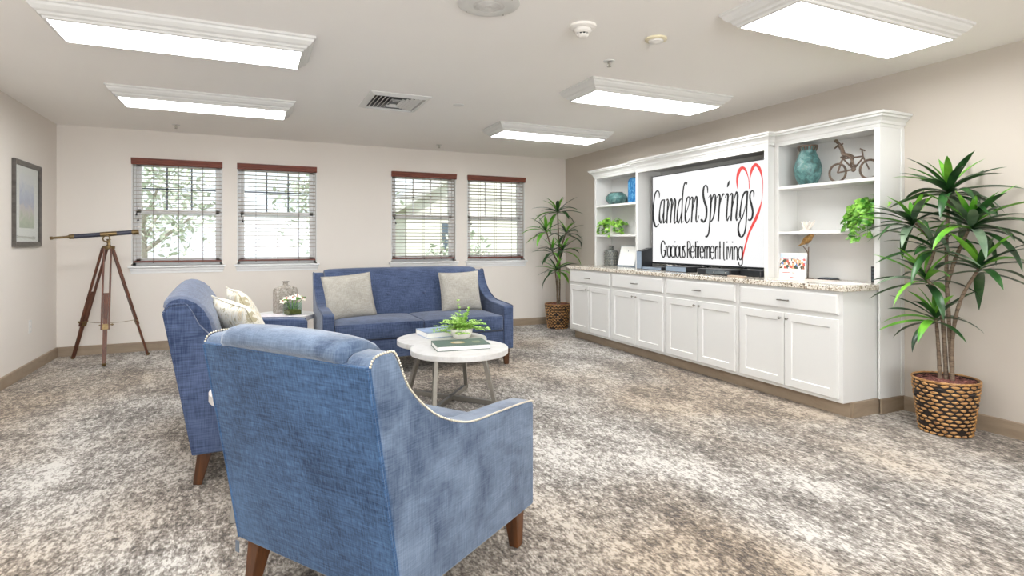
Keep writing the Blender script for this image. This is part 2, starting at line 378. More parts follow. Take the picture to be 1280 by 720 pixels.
SANS_STROKES=[([(.219,.199),(.204,.23),(.176,.243),(.148,.224),(.134,.187),(.132,.141),(.141,.091),(.161,.059),(.189,.05),(.21,.072),(.22,.104),(.221,.132)],[(.199,.195),(.186,.224),(.18,.23),(.167,.219),(.155,.185),(.153,.142),(.161,.094),(.179,.066),(.179,.062),(.191,.076),(.2,.105),(.201,.132)]),([(.212,.14),(.185,.14)],[(.211,.126),(.183,.127)]),([(.216,.184),(.216,.062)],[(.236,.184),(.236,.063)]),([(.236,.139),(.243,.172),(.253,.177)],[(.216,.141),(.224,.176),(.24,.187)]),([(.304,.122),(.302,.149),(.295,.171),(.284,.186),(.261,.186),(.25,.171),(.243,.148),(.241,.12),(.243,.093),(.25,.07),(.261,.056),(.284,.056),(.295,.071),(.302,.094),(.304,.121)],[(.286,.121),(.284,.147),(.278,.168),(.271,.177),(.274,.177),(.267,.168),(.261,.147),(.259,.121),(.261,.094),(.267,.074),(.274,.065),(.271,.065),(.278,.074),(.284,.095),(.286,.121)]),([(.287,.182),(.287,.059)],[(.307,.183),(.307,.059)]),([(.36,.172),(.35,.185),(.332,.189),(.316,.181),(.307,.166),(.302,.145),(.3,.121),(.302,.098),(.307,.077),(.316,.062),(.332,.054),(.35,.059),(.36,.072)],[(.344,.167),(.337,.177),(.335,.178),(.331,.175),(.324,.163),(.319,.144),(.318,.122),(.319,.099),(.324,.081),(.331,.069),(.335,.066),(.337,.067),(.344,.077)]),([(.361,.182),(.361,.058)],[(.38,.182),(.38,.059)]),([(.359,.232),(.36,.219)],[(.379,.233),(.379,.219)]),([(.444,.124),(.441,.151),(.433,.174),(.42,.188),(.398,.188),(.384,.174),(.376,.15),(.374,.122),(.376,.094),(.384,.072),(.398,.057),(.42,.058),(.433,.073),(.441,.096),(.444,.123)],[(.427,.123),(.424,.149),(.417,.17),(.409,.179),(.408,.179),(.4,.17),(.393,.149),(.391,.123),(.393,.096),(.4,.076),(.408,.067),(.409,.067),(.417,.076),(.424,.097),(.427,.124)]),([(.436,.182),(.436,.093),(.445,.062),(.466,.052),(.487,.065),(.493,.093)],[(.455,.183),(.455,.094),(.462,.067),(.464,.065),(.469,.07),(.475,.095)]),([(.475,.183),(.475,.059)],[(.493,.183),(.493,.06)]),([(.53,.175),(.514,.191),(.492,.176),(.492,.151),(.502,.126),(.513,.104),(.511,.075),(.51,.067),(.505,.078)],[(.514,.168),(.509,.178),(.511,.174),(.511,.153),(.52,.13),(.531,.106),(.529,.073),(.508,.054),(.489,.071)]),([(.552,.232),(.552,.059)],[(.57,.232),(.57,.06)]),([(.561,.222),(.576,.224),(.589,.208),(.589,.174),(.575,.154),(.56,.153)],[(.561,.235),(.587,.234),(.607,.211),(.607,.172),(.588,.145),(.563,.141)]),([(.569,.146),(.592,.058)],[(.586,.149),(.61,.061)]),([(.611,.118),(.665,.124),(.661,.17),(.636,.192),(.609,.17),(.6,.127),(.606,.079),(.635,.053),(.665,.079)],[(.61,.131),(.65,.13),(.644,.167),(.636,.179),(.626,.166),(.618,.127),(.624,.083),(.635,.066),(.651,.086)]),([(.67,.232),(.67,.061)],[(.688,.232),(.688,.062)]),([(.667,.172),(.693,.172)],[(.667,.184),(.693,.184)]),([(.694,.182),(.694,.06)],[(.711,.182),(.711,.061)]),([(.693,.232),(.694,.219)],[(.711,.233),(.711,.22)]),([(.712,.182),(.712,.061)],[(.729,.182),(.729,.061)]),([(.729,.141),(.735,.172),(.744,.177)],[(.712,.142),(.718,.175),(.732,.186)]),([(.744,.119),(.794,.123),(.791,.169),(.766,.19),(.741,.169),(.734,.124),(.74,.077),(.767,.053),(.794,.077)],[(.744,.132),(.779,.129),(.774,.166),(.766,.178),(.758,.166),(.751,.124),(.757,.081),(.767,.065),(.78,.084)]),([(.797,.18),(.797,.058)],[(.814,.18),(.814,.059)]),([(.813,.149),(.823,.174),(.823,.177),(.829,.165),(.83,.059)],[(.797,.152),(.808,.18),(.833,.187),(.846,.166),(.847,.059)]),([(.847,.149),(.857,.174),(.855,.177),(.861,.165),(.863,.06)],[(.831,.152),(.842,.18),(.865,.187),(.878,.166),(.879,.06)]),([(.884,.12),(.935,.123),(.932,.171),(.908,.191),(.883,.171),(.876,.126),(.882,.075),(.908,.051),(.936,.077)],[(.884,.132),(.921,.13),(.916,.168),(.908,.179),(.899,.168),(.892,.126),(.898,.078),(.907,.062),(.923,.084)]),([(.942,.181),(.942,.059)],[(.958,.181),(.958,.06)]),([(.958,.144),(.968,.172),(.968,.177),(.973,.167),(.975,.06)],[(.942,.147),(.953,.177),(.974,.188),(.989,.168),(.991,.061)]),([(1.0,.232),(1.0,.058)],[(1.016,.232),(1.016,.058)]),([(.995,.17),(1.02,.17)],[(.995,.182),(1.02,.182)]),([(1.051,.229),(1.051,.061),(1.085,.056)],[(1.066,.229),(1.066,.063),(1.086,.067)]),([(1.091,.182),(1.091,.058)],[(1.106,.182),(1.106,.058)]),([(1.09,.23),(1.091,.217)],[(1.105,.231),(1.106,.218)]),([(1.105,.181),(1.131,.065),(1.157,.182)],[(1.12,.183),(1.131,.077),(1.142,.183)]),([(1.157,.182),(1.157,.057)],[(1.172,.183),(1.172,.058)]),([(1.158,.23),(1.158,.218)],[(1.173,.23),(1.173,.218)]),([(1.178,.183),(1.178,.057)],[(1.193,.183),(1.193,.057)]),([(1.193,.144),(1.201,.172),(1.205,.178),(1.21,.17),(1.215,.146),(1.215,.055)],[(1.178,.147),(1.188,.176),(1.207,.189),(1.224,.173),(1.23,.146),(1.23,.055)]),([(1.289,.122),(1.286,.148),(1.28,.17),(1.269,.184),(1.25,.184),(1.239,.17),(1.232,.147),(1.23,.12),(1.232,.093),(1.239,.071),(1.25,.057),(1.269,.058),(1.28,.072),(1.286,.094),(1.289,.121)],[(1.274,.121),(1.272,.146),(1.266,.166),(1.26,.175),(1.259,.175),(1.252,.166),(1.246,.146),(1.244,.12),(1.246,.095),(1.252,.075),(1.259,.066),(1.26,.066),(1.266,.076),(1.272,.096),(1.274,.121)]),([(1.276,.183),(1.276,.041),(1.27,.02),(1.26,.013),(1.25,.021),(1.244,.038)],[(1.29,.183),(1.29,.041),(1.283,.015),(1.259,.002),(1.237,.015),(1.23,.035)])]
HEART_STROKES=[([(1.227,.718),(1.229,.779),(1.246,.845),(1.271,.884),(1.285,.892),(1.299,.887),(1.33,.848),(1.352,.789),(1.359,.707)],[(1.223,.719),(1.209,.782),(1.215,.855),(1.24,.903),(1.28,.921),(1.321,.899),(1.343,.85),(1.359,.789),(1.37,.707)]),([(1.367,.766),(1.385,.832),(1.415,.884),(1.435,.9),(1.456,.88),(1.487,.826),(1.507,.753),(1.508,.671),(1.496,.59),(1.466,.521),(1.423,.443),(1.38,.37),(1.342,.295),(1.317,.22),(1.295,.149),(1.281,.09),(1.28,.055),(1.279,.029)],[(1.363,.767),(1.369,.837),(1.386,.899),(1.434,.931),(1.484,.891),(1.505,.828),(1.515,.753),(1.513,.67),(1.503,.588),(1.487,.515),(1.453,.431),(1.405,.36),(1.363,.289),(1.335,.216),(1.311,.146),(1.295,.088),(1.29,.055),(1.283,.029)])]
# ------------------------------------------------------------------ room shell
WZ0, WZ1 = .95, 2.146
WX = [(-1.206, -.304), (-.154, .743), (1.672, 2.573), (2.732, 3.627)]
g = G(); g.box((XL - .15, YF - .15, -.05), (XR + .15, YB + .17, 0)); struct(g.make('floor', M['carpet']))
g = G(); g.box((XL - .15, YF - .15, H), (XR + .15, YB + .17, H + .1)); struct(g.make('ceiling', M['ceil']))
g = G(); g.box((XL - .15, YF - .15, 0), (XL, YB + .17, H)); struct(g.make('wall_left', M['wall']))
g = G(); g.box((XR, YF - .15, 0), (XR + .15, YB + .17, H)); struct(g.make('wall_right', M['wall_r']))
g = G()
g.box((XL, YB, 0), (XR, YB + .17, WZ0)); g.box((XL, YB, WZ1), (XR, YB + .17, H))
xs = [XL] + [x for w in WX for x in w] + [XR]
for i in range(0, len(xs), 2): g.box((xs[i], YB, WZ0), (xs[i + 1], YB + .17, WZ1))
struct(g.make('wall_back', M['wall']))
# the wall behind the viewer, with a wide window opening that lights the near end of the room
FW = (-1.5, 1.9)
g = G()
g.box((XL, YF - .15, 0), (FW[0], YF, H)); g.box((FW[1], YF - .15, 0), (XR, YF, H))
g.box((FW[0], YF - .15, 0), (FW[1], YF, .7)); g.box((FW[0], YF - .15, 2.2), (FW[1], YF, H))
struct(g.make('wall_front', M['wall']))
w5 = bpy.data.objects.new('window_5', None); COL.objects.link(w5); w5.location = ((FW[0] + FW[1]) / 2, YF - .08, 0); struct(w5)
g = G(); hw = (FW[1] - FW[0]) / 2
for a, b in (((-hw, -.03, .7), (-hw + .05, .03, 2.2)), ((hw - .05, -.03, .7), (hw, .03, 2.2)), ((-hw, -.03, .7), (hw, .03, .75)), ((-hw, -.03, 2.15), (hw, .03, 2.2)), ((-.03, -.03, .7), (.03, .03, 2.2))): g.box(a, b)
g.make('window_frame', M['vinyl'], w5)
g = G(); g.box((-hw + .05, -.004, .75), (hw - .05, .004, 2.15)); g.make('pane', M['glass'], w5)

# baseboards
def base_prof(g, p0, p1, n, h=.102, t=.014, z0=0):
    p0, p1, n = Vector((*p0, 0)), Vector((*p1, 0)), Vector((*n, 0))
    sec = [(0, z0), (t, z0), (t, z0 + h - .006), (t - .006, z0 + h), (0, z0 + h)]
    g.loft([[p + n * a + Vector((0, 0, z)) for a, z in sec] for p in (p0, p1)])
g = G(); base_prof(g, (XL, YF), (XL, YB), (1, 0)); struct(g.make('baseboard_left', M['base']))
g = G(); base_prof(g, (XL, YB), (XR, YB), (0, -1)); struct(g.make('baseboard_back', M['base']))
g = G(); base_prof(g, (XR, YF), (XR, 2.565), (-1, 0)); base_prof(g, (XR, 6.27), (XR, YB), (-1, 0)); struct(g.make('baseboard_right', M['base']))

# ------------------------------------------------------------------ windows (frame, sashes, panes, sill)
for i, (x0, x1) in enumerate(WX):
    w = bpy.data.objects.new('window_%d' % (i + 1), None); COL.objects.link(w); w.location = ((x0 + x1) / 2, YB, WZ0); struct(w)
    a = (x1 - x0) / 2; hh = WZ1 - WZ0; zm = hh * .50
    g = G()
    for lo, hi in (((-a, .075, 0), (-a + .035, .15, hh)), ((a - .035, .075, 0), (a, .15, hh)), ((-a, .075, 0), (a, .15, .035)), ((-a, .075, hh - .035), (a, .15, hh))): g.box(lo, hi)
    g.make('window_frame', M['vinyl'], w, bevel=.003)
    # jamb liners of the opening
    g = G()
    for lo, hi in (((-a, 0, .02), (-a + .012, .075, hh - .012)), ((a - .012, 0, .02), (a, .075, hh - .012)), ((-a, 0, hh - .012), (a, .075, hh))): g.box(lo, hi)
    g.make('jamb', M['white'], w)
    for nm, z0, z1, y, mr in (('upper_sash', zm - .02, hh - .035, .125, (2, 1)), ('lower_sash', .035, zm + .035, .1, None)):
        s0, s1 = -a + .035, a - .035
        g = G(); t = .045
        for lo, hi in (((s0, y - .015, z0), (s0 + t, y + .015, z1)), ((s1 - t, y - .015, z0), (s1, y + .015, z1)), ((s0, y - .015, z0), (s1, y + .015, z0 + t)), ((s0, y - .015, z1 - t), (s1, y + .015, z1))): g.box(lo, hi)
        sash = g.make(nm, M['vinyl'], w, bevel=.003)
        g = G(); g.box((s0 + t, y - .003, z0 + t), (s1 - t, y + .003, z1 - t)); g.make('pane', M['glass'], sash)
        if mr:
            g = G()
            for k in range(1, mr[0] + 1):
                xx = s0 + t + (s1 - s0 - 2 * t) * k / (mr[0] + 1); g.box((xx - .008, y - .008, z0 + t), (xx + .008, y + .008, z1 - t))
            zz = (z0 + z1) / 2; g.box((s0 + t, y - .008, zz - .008), (s1 - t, y + .008, zz + .008))
            g.make('muntins', M['vinyl'] if i > 1 else M['grey'], sash)
    # stool and apron
    g = G(); g.box((-a - .03, -.04, -.022), (a + .03, .0, 0)); g.box((-a, 0, -.022), (a, .08, 0))
    st = g.make('window_sill', M['vinyl'], w, bevel=.004)
    g = G(); sec = [(-.012, -.022), (-.026, -.03), (-.022, -.05), (-.012, -.065), (-.01, -.085), (0, -.085), (0, -.022)]
    g.loft([[(sx * (a + .022 + z * .25), y, z) for y, z in sec] for sx in (-1, 1)])
    g.make('apron', M['vinyl'], st)

# ------------------------------------------------------------------ blinds
BL = ['cherry wood blind on the first window from the left, beside the telescope', 'cherry wood blind on the second window from the left, above the side table',
      'cherry wood blind on the third window, left one of the pair above the sofa', 'cherry wood blind on the rightmost window, beside the potted corner plant']
tilt = [R(2), R(4), R(7), R(7)]
for i, (x0, x1) in enumerate(WX):
    t = thing('window_blind', BL[i], 'blind', ((x0 + x1) / 2, YB, WZ0), 0, 'wooden blinds on the back wall')
    a = (x1 - x0) / 2 - .014; hh = WZ1 - WZ0
    g = G(); sec = [(-.028, hh - .072), (-.034, hh - .06), (-.030, hh - .052), (-.040, hh - .02), (-.046, hh - .008), (-.046, hh - .001), (.0, hh - .001), (.0, hh - .072)]
    g.loft([[(sx * (a + .012), y, z) for y, z in sec] for sx in (-1, 1)])
    g.make('valance', M['blindwood'], t, bevel=.002)
    g = G(); nsl = 24; zt = hh - .085; zb = .07
    for k in range(nsl):
        z = zt + (zb - zt) * k / (nsl - 1)
        g.box((-a, .017, z - .0014), (a, .065, z + .0014), rot=(-tilt[i], 0, 0))
    g.make('slats', M['slat'], t)
    g = G(); g.box((-a, .016, .036), (a, .064, .054)); g.make('bottom_rail', M['blindwood'], t, bevel=.004)
    for fx in (-.56, 0, .56):
        g = G()
        for y in (.0155, .0665): g.box((fx * a - .0016, y - .0008, .05), (fx * a + .0016, y + .0008, hh - .05))
        g.ball((fx * a, .015, .035), .006, 8); g.make('ladder_cord', M['cord'], t)
    for dx, z in ((.035, zb + .49), (.05, zb + .43)):
        g = G(); g.tube([(-a + dx, .006, hh - .06), (-a + dx, .006, z + .03)], .001, 5)
        c = g.make('pull_cord', M['cord'], t)
        g = G(); g.lathe([(.002, z + .035), (.004, z + .03), (.005, z + .015), (.010, z + .008), (.011, z), (.004, z - .001)], 12, (-a + dx, .006, 0)); g.make('tassel', M['dark'], c, smooth=True)

# ------------------------------------------------------------------ garden and neighbour behind the windows
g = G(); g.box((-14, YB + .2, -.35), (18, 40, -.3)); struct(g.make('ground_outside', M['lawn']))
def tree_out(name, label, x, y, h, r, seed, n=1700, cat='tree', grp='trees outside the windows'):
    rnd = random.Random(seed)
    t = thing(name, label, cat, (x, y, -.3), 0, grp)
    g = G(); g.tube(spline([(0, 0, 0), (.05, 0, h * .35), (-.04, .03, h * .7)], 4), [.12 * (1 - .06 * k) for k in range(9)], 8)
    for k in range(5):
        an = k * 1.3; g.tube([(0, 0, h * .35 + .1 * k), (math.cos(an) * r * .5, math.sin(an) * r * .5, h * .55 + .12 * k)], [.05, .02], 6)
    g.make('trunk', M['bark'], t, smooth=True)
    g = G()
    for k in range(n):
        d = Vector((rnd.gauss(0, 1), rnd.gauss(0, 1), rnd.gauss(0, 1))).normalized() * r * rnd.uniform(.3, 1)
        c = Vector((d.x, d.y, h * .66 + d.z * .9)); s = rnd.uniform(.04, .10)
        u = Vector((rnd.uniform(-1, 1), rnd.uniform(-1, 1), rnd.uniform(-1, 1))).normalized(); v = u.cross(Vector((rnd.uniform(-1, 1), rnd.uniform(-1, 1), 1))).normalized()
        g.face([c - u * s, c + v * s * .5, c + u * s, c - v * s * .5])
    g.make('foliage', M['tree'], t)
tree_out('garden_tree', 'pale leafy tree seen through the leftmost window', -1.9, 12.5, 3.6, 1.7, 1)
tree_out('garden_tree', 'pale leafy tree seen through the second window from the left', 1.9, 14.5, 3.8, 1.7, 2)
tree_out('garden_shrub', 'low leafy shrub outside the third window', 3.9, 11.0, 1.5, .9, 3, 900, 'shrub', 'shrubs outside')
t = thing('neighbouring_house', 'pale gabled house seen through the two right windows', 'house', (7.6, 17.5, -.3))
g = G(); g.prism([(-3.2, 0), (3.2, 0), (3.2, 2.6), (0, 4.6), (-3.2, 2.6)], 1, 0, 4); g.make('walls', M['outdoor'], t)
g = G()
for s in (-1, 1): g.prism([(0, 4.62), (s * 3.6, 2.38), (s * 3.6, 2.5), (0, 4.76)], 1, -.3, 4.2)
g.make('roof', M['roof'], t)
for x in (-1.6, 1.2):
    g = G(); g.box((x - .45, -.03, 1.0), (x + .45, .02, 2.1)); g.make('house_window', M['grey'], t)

# ------------------------------------------------------------------ ceiling lights
def ceiling_light(label):
    t = thing('ceiling_light', label, 'ceiling light', (0, 0, H), 0, 'fluorescent ceiling lights')
    a, b = .70, .262
    prof = [(0, 0), (0, -.012), (.010, -.018), (.014, -.030), (.030, -.048), (.044, -.055), (.050, -.066), (.062, -.072), (.066, -.082), (.078, -.086)]
    g = G()
    rings = [[(sx * (a - o), sy * (b - o), z) for sx, sy in ((-1, -1), (1, -1), (1, 1), (-1, 1))] for o, z in prof]
    rings += [[(sx * (a - .078), sy * (b - .078), -.078) for sx, sy in ((-1, -1), (1, -1), (1, 1), (-1, 1))]]
    g.loft(rings, cap=False)
    g.make('frame', M['white'], t)
    g = G(); g.box((-a + .074, -b + .074, -.084), (a - .074, b - .074, -.076)); g.make('diffuser', M['diffuser'], t)
    return t
LP = [(-.345, 3.87, 'white framed rectangular ceiling light at upper left, nearest the viewer on that side'), (-.345, 5.61, 'white framed rectangular ceiling light in front of the leftmost window'),
      (3.02, 5.61, 'white framed rectangular ceiling light nearest the back right corner'), (3.02, 3.87, 'white framed rectangular ceiling light above the cabinets, middle of the right-hand row'),
      (3.02, 2.09, 'largest white framed rectangular ceiling light, at the upper right edge of the photo'),
      (-.345, 2.09, 'ceiling light above the near armchair, nearest the left wall'), (3.02, .31, 'ceiling light level with the viewer near the right wall'), (-.345, .31, 'ceiling light level with the viewer near the left wall')]
l0 = ceiling_light(LP[0][2])
for k, (x, y, lb) in enumerate(LP):
    o = l0 if k == 0 else dup(l0, label=lb)
    o.location = (x, y, H)

# ceiling vent
t = thing('ceiling_vent', 'square white louvred air vent on the ceiling between the lights', 'vent', (1.15, 5.01, H))
g = G(); a, b = .262, .30
prof = [(0, 0), (0, -.006), (.045, -.024), (.05, -.02), (.05, 0)]
g.loft([[(sx * (a - o), sy * (b - o), z) for sx, sy in ((-1, -1), (1, -1), (1, 1), (-1, 1))] for o, z in prof], cap=False)
g.make('frame', M['white'], t)
g = G(); g.box((-a + .05, -b + .05, -.004), (a - .05, b - .05, -.001)); g.make('backing', M['dark'], t)
for s in (-1, 1):
    for k in range(5):
        x = s * (.05 + k * .034); L = b - .06 - (4 - k) * .022
        g = G(); g.box((x - .012, -L, -.014), (x + .012, L, -.012), rot=(0, s * R(38) if s < 0 else R(24), 0)); g.make('louvre', M['white'], t)
for s in (-1, 1):
    g = G()
    for k in range(2): g.box((-.03 - .02 * k, s * (.07 + .05 * k) - .01, -.016), (.03 + .02 * k, s * (.07 + .05 * k) + .01, -.014), rot=(-s * R(38), 0, 0))
    g.make('cross_louvres', M['white'], t)
# round speaker
t = thing('ceiling_speaker', 'round white speaker grille on the ceiling at the top edge of the photo', 'speaker', (1.12, 2.735, H))
g = G(); g.lathe([(.162, 0), (.162, -.006), (.150, -.012), (.10, -.018), (.082, -.018), (.080, -.014), (.002, -.014)], 48, cap=False); g.make('rim', M['white'], t, smooth=True)
g = G(); g.lathe([(.080, -.015), (.06, -.02), (.002, -.022)], 40, cap=False)
for r in (.02, .035, .05, .065):
    g.tube([(r * math.cos(q * PI / 16), r * math.sin(q * PI / 16), -.0215) for q in range(32)], .0015, 5, closed=True)
g.make('grille', simple('speaker_mesh', (206, 204, 200), .6), t, smooth=True)
g = G()
for k in range(4): g.ball((.142 * math.cos(.6 + k * PI / 2), .142 * math.sin(.6 + k * PI / 2), -.0135), .004, 8)
g.make('screws', M['nickel'], t)
# smoke detector, yellowed detector
t = thing('smoke_detector', 'white domed smoke detector with dark slots on the ceiling', 'smoke detector', (1.73, 2.80, H))
g = G(); g.lathe([(.078, 0), (.078, -.012), (.066, -.02), (.05, -.022)], 36, cap=False); g.make('base', M['ceramic'], t, smooth=True)
g = G(); g.lathe([(.05, -.022), (.05, -.034), (.036, -.044)], 36, cap=False)
g.lathe([(.034, -.052), (.030, -.060), (.018, -.066), (.002, -.067)], 36)
for k in range(10): g.box((-.003, .030, -.055), (.003, .036, -.042), rot=(0, 0, k * PI / 5), about=(0, 0, -.05))
g.make('dome', M['ceramic'], t, smooth=True)
g = G(); g.lathe([(.029, -.044), (.029, -.052)], 24); g.make('sensor_slots', M['dark'], t)
t = thing('heat_detector', 'small round yellowed detector disc on the ceiling right of the smoke detector', 'detector', (2.245, 2.79, H))
g = G(); g.lathe([(.066, 0), (.066, -.009), (.058, -.014), (.045, -.014)], 36, cap=False); g.make('base', M['cream'], t, smooth=True)
g = G(); g.lathe([(.046, -.014), (.042, -.022), (.02, -.026), (.014, -.03), (.002, -.031)], 32, cap=False); g.make('cap', M['ceramic'], t, smooth=True)
for k, (x, y, lb) in enumerate([(2.228, 3.265, 'small metal fire sprinkler on the ceiling above the near shelves'), (-.726, 6.969, 'small fire sprinkler on the ceiling above the leftmost window'), (2.186, 7.007, 'small fire sprinkler on the ceiling near the pair of windows behind the sofa')]):
    t = thing('fire_sprinkler', lb, 'sprinkler', (x, y, H), 0, 'ceiling sprinklers')
    g = G(); g.lathe([(.04, 0), (.038, -.004), (.022, -.008), (.012, -.006)], 24, cap=False); g.make('escutcheon', M['white'], t, smooth=True)
    g = G(); g.lathe([(.01, 0), (.01, -.018), (.004, -.02), (.004, -.036), (.014, -.038), (.015, -.041), (.002, -.042)], 14)
    for s in (-1, 1): g.tube([(s * .009, 0, -.016), (s * .012, 0, -.026), (s * .003, 0, -.038)], .0018, 6)
    g.make('head', M['steel'], t, smooth=True)
g = G(); g.lathe([(.05, H), (.05, H - .004), (.044, H - .006), (.002, H - .006)], 28, (1.705, 4.884, 0)); tag(g.make('ceiling_cover_plate', M['white'], smooth=True), 'tiny white cover plate on the ceiling right of the air vent', 'cover plate')

# ------------------------------------------------------------------ left wall: picture, outlet
t = thing('framed_picture', 'framed landscape print with white mat on the left wall', 'picture', (XL, 6.568, 1.557))
a, b = .339, .384
g = G()
prof = [(0, 0), (0, .022), (.008, .028), (.040, .022), (.046, .016), (.046, .006)]
g.loft([[(x, sy * (a - o), sz * (b - o)) for sy, sz in ((-1, -1), (1, -1), (1, 1), (-1, 1))] for o, x in prof], cap=False); g.make('frame', M['darkframe'], t)
g = G(); g.box((.004, -a + .044, -b + .044), (.009, a - .044, b - .044)); g.make('mat', M['mat'], t)
g = G(); g.box((.009, -.185, -.215), (.0105, .185, .275)); g.make('print', M['print'], t)
g = G(); g.box((.013, -a + .046, -b + .046), (.0145, a - .046, b - .046)); g.make('glazing', M['glass'], t)
t = thing('wall_outlet', 'white electrical outlet plate low on the left wall', 'outlet', (XL, 6.67, .43))
g = G(); g.box((0, -.036, -.06), (.006, .036, .06)); g.make('plate', M['white'], t, bevel=.003)
for z in (-.026, .026):
    g = G(); g.lathe([(.016, .004), (.016, .0075), (.002, .0075)], 20); o = g.make('socket', M['ceramic'], t); o.rotation_euler = (0, R(90), 0); o.location = (0, 0, z)
# ------------------------------------------------------------------ upholstered seats (local: back at x=0, front at +x, width along y)
SIDE = [(.03, .16), (-.02, .45), (-.10, .878), (-.092, .896), (-.07, .906), (-.02, .910), (-.004, .902), (.014, .874), (.05, .800), (.11, .735), (.19, .675), (.296, .628), (.39, .606), (.54, .598), (.686, .590), (.785, .580), (.80, .570), (.80, .16)]
def puff(lo, hi, crown=.02, cuts=10, front=.0):
    """a stuffed box cushion: subdivided box, crowned top, slightly bowed front"""
    b = bmesh.new(); bmesh.ops.create_cube(b, size=2)
    bmesh.ops.subdivide_edges(b, edges=b.edges, cuts=cuts, use_grid_fill=True)
    c = (Vector(lo) + Vector(hi)) / 2; h = (Vector(hi) - Vector(lo)) / 2
    for v in b.verts:
        x, y, z = v.co
        r = .10
        k = (1 - abs(x) ** 4) * (1 - abs(y) ** 4)
        zz = z * h.z + (crown * k if z > 0 else -crown * .2 * k) * abs(z)
        xx = x * h.x + (front * (1 - y ** 4) * (1 - z * z) if x > .5 else 0)
        v.co = c + Vector((xx, y * h.y, zz))
    gg = G.__new__(G); gg.b = b
    return gg
def seat_unit(name, label, cat, W, D, ncush, fab, fabback, nail=False, buttons=(), loc=(0, 0, 0), rz=0, grp=None):
    t = thing(name, label, cat, loc, rz, grp)
    k = D / .80; ta = .10
    side = [(x * k, z) for x, z in SIDE]
    for s in (-1, 1):
        y0, y1 = sorted((s * (W / 2 - ta), s * W / 2))
        g = G(); g.prism(side, 1, y0, y1)
        arm = g.make('arm', fab, t, bevel=.012, seg=3, angle=35)
        edge = [(-.10 * k, .88), (-.092 * k, .896), (-.07 * k, .907)] + side[5:17]
        pts = spline([(x - (.002 if i > 12 else 0), s * (W / 2 - .002), z + .001) for i, (x, z) in enumerate(edge)], 30 if nail else 8)
        if nail:
            g = G(); acc = 0; last = pts[0]; g.ball(last, .0040, 6)
            for p in pts[1:]:
                seg = (p - last).length; acc += seg
                if acc > .0082:
                    g.ball(p, .0040, 6); acc = 0
                last = p
            o = g.make('nailhead_trim', M['beads'], arm, smooth=True, autos=False); o['label'] = 'silver nailhead trim'
        else:
            g = G(); g.tube([(x, s * (W / 2 - .006), z + .002) for x, _, z in pts], .005, 6); g.make('piping', fab, arm, smooth=True)
    # outer back
    g = G(); g.prism([(.022 * k, .16), (-.028 * k, .45), (-.108 * k, .878), (-.085 * k, .885), (0, .45), (.05 * k, .16)], 1, -W / 2 + .004, W / 2 - .004)
    bk = g.make('outer_back', fabback, t, bevel=.006)
    g = G()
    for s in (-1, 1): g.tube([(.022 * k, s * (W / 2 - .006), .165), (-.028 * k, s * (W / 2 - .006), .45), (-.107 * k, s * (W / 2 - .006), .872)], .004, 6)
    g.tube([(-.106 * k, -W / 2 + .01, .876), (-.106 * k, W / 2 - .01, .876)], .004, 6)
    g.make('piping', fabback, bk, smooth=True)
    # inner back with roll-over top
    prof = [(-.06, .855), (-.104, .868), (-.118, .888), (-.114, .912), (-.088, .932), (-.05, .940), (-.01, .934), (.035, .912), (.075, .875), (.105, .82), (.128, .74), (.146, .64), (.165, .54), (.175, .44), (.10, .42), (.02, .44), (-.02, .6)]
    n = 40; wi = W / 2 - ta - .004; rings = []
    for i in range(n + 1):
        y = -wi + 2 * wi * i / n; e = abs(2 * i / n - 1)
        sh = 1 - .5 * max(0, (e - .93) / .07) ** 2 * .5
        ring = []
        for x, z in prof:
            cx, cz = .02, .72
            xx = x; zz = z + (.012 * (1 - e ** 3) if z > .85 else 0)
            if x > .1: xx += .02 * (1 - e ** 4)
            for by, bz in buttons:
                d = math.hypot(y - by, z - bz)
                if x > .09: xx -= .036 * math.exp(-(d / .06) ** 2)
            if e > .93:
                q = 1 - ((e - .93) / .07) ** 2 * .12
                xx = cx + (xx - cx) * q; zz = cz + (zz - cz) * (1 - (1 - q) * .35)
            ring.append((xx * k, y, zz))
        rings.append(ring)
    g = G(); g.loft(rings)
    back = g.make('backrest', fab, t, smooth=True, autos=60)
    for by, bz in buttons:
        g = G(); g.ball((.143 * k, by, bz), .016, 12, sc=(.5, 1, 1)); g.make('button', fab, back, smooth=True)
    # seat cushions
    cw = (W - 2 * ta) / ncush; x0 = .15 * k; x1 = D - .012
    for c in range(ncush):
        ya = -W / 2 + ta + cw * c + .004; yb = ya + cw - .008
        cu = puff((x0, ya, .345), (x1, yb, .485), .022, 9, .008).make('seat_cushion', fab, t, bevel=.018, seg=3, angle=50)
        for p in cu.data.polygons: p.use_smooth = True
        g = G()
        for z in (.480, .350): g.tube([(x0 + .02, ya + .006, z), (x1 - .012, ya + .006, z), (x1 - .003, ya + .016, z), (x1 - .003, yb - .016, z), (x1 - .012, yb - .006, z), (x0 + .02, yb - .006, z)], .0045, 6)
        g.make('piping', fab, cu, smooth=True)
    g = G(); g.box((.08, -W / 2 + ta - .01, .165), (D - .025, W / 2 - ta + .01, .335)); g.make('front_rail', fab, t, bevel=.01)
    for sx in (0, 1):
        for s in (-1, 1):
            g = G()
            cx = .075 if sx == 0 else D - .06; cy = s * (W / 2 - .062)
            px = cx + (-.035 if sx == 0 else .012); py = cy + s * .006
            g.bar((px, py, 0), (cx, cy, .17), .040, .040, w2=.066, h2=.066, up=(0, 1, 0))
            g.make('leg', M['legwood'], t, bevel=.004)
    return t

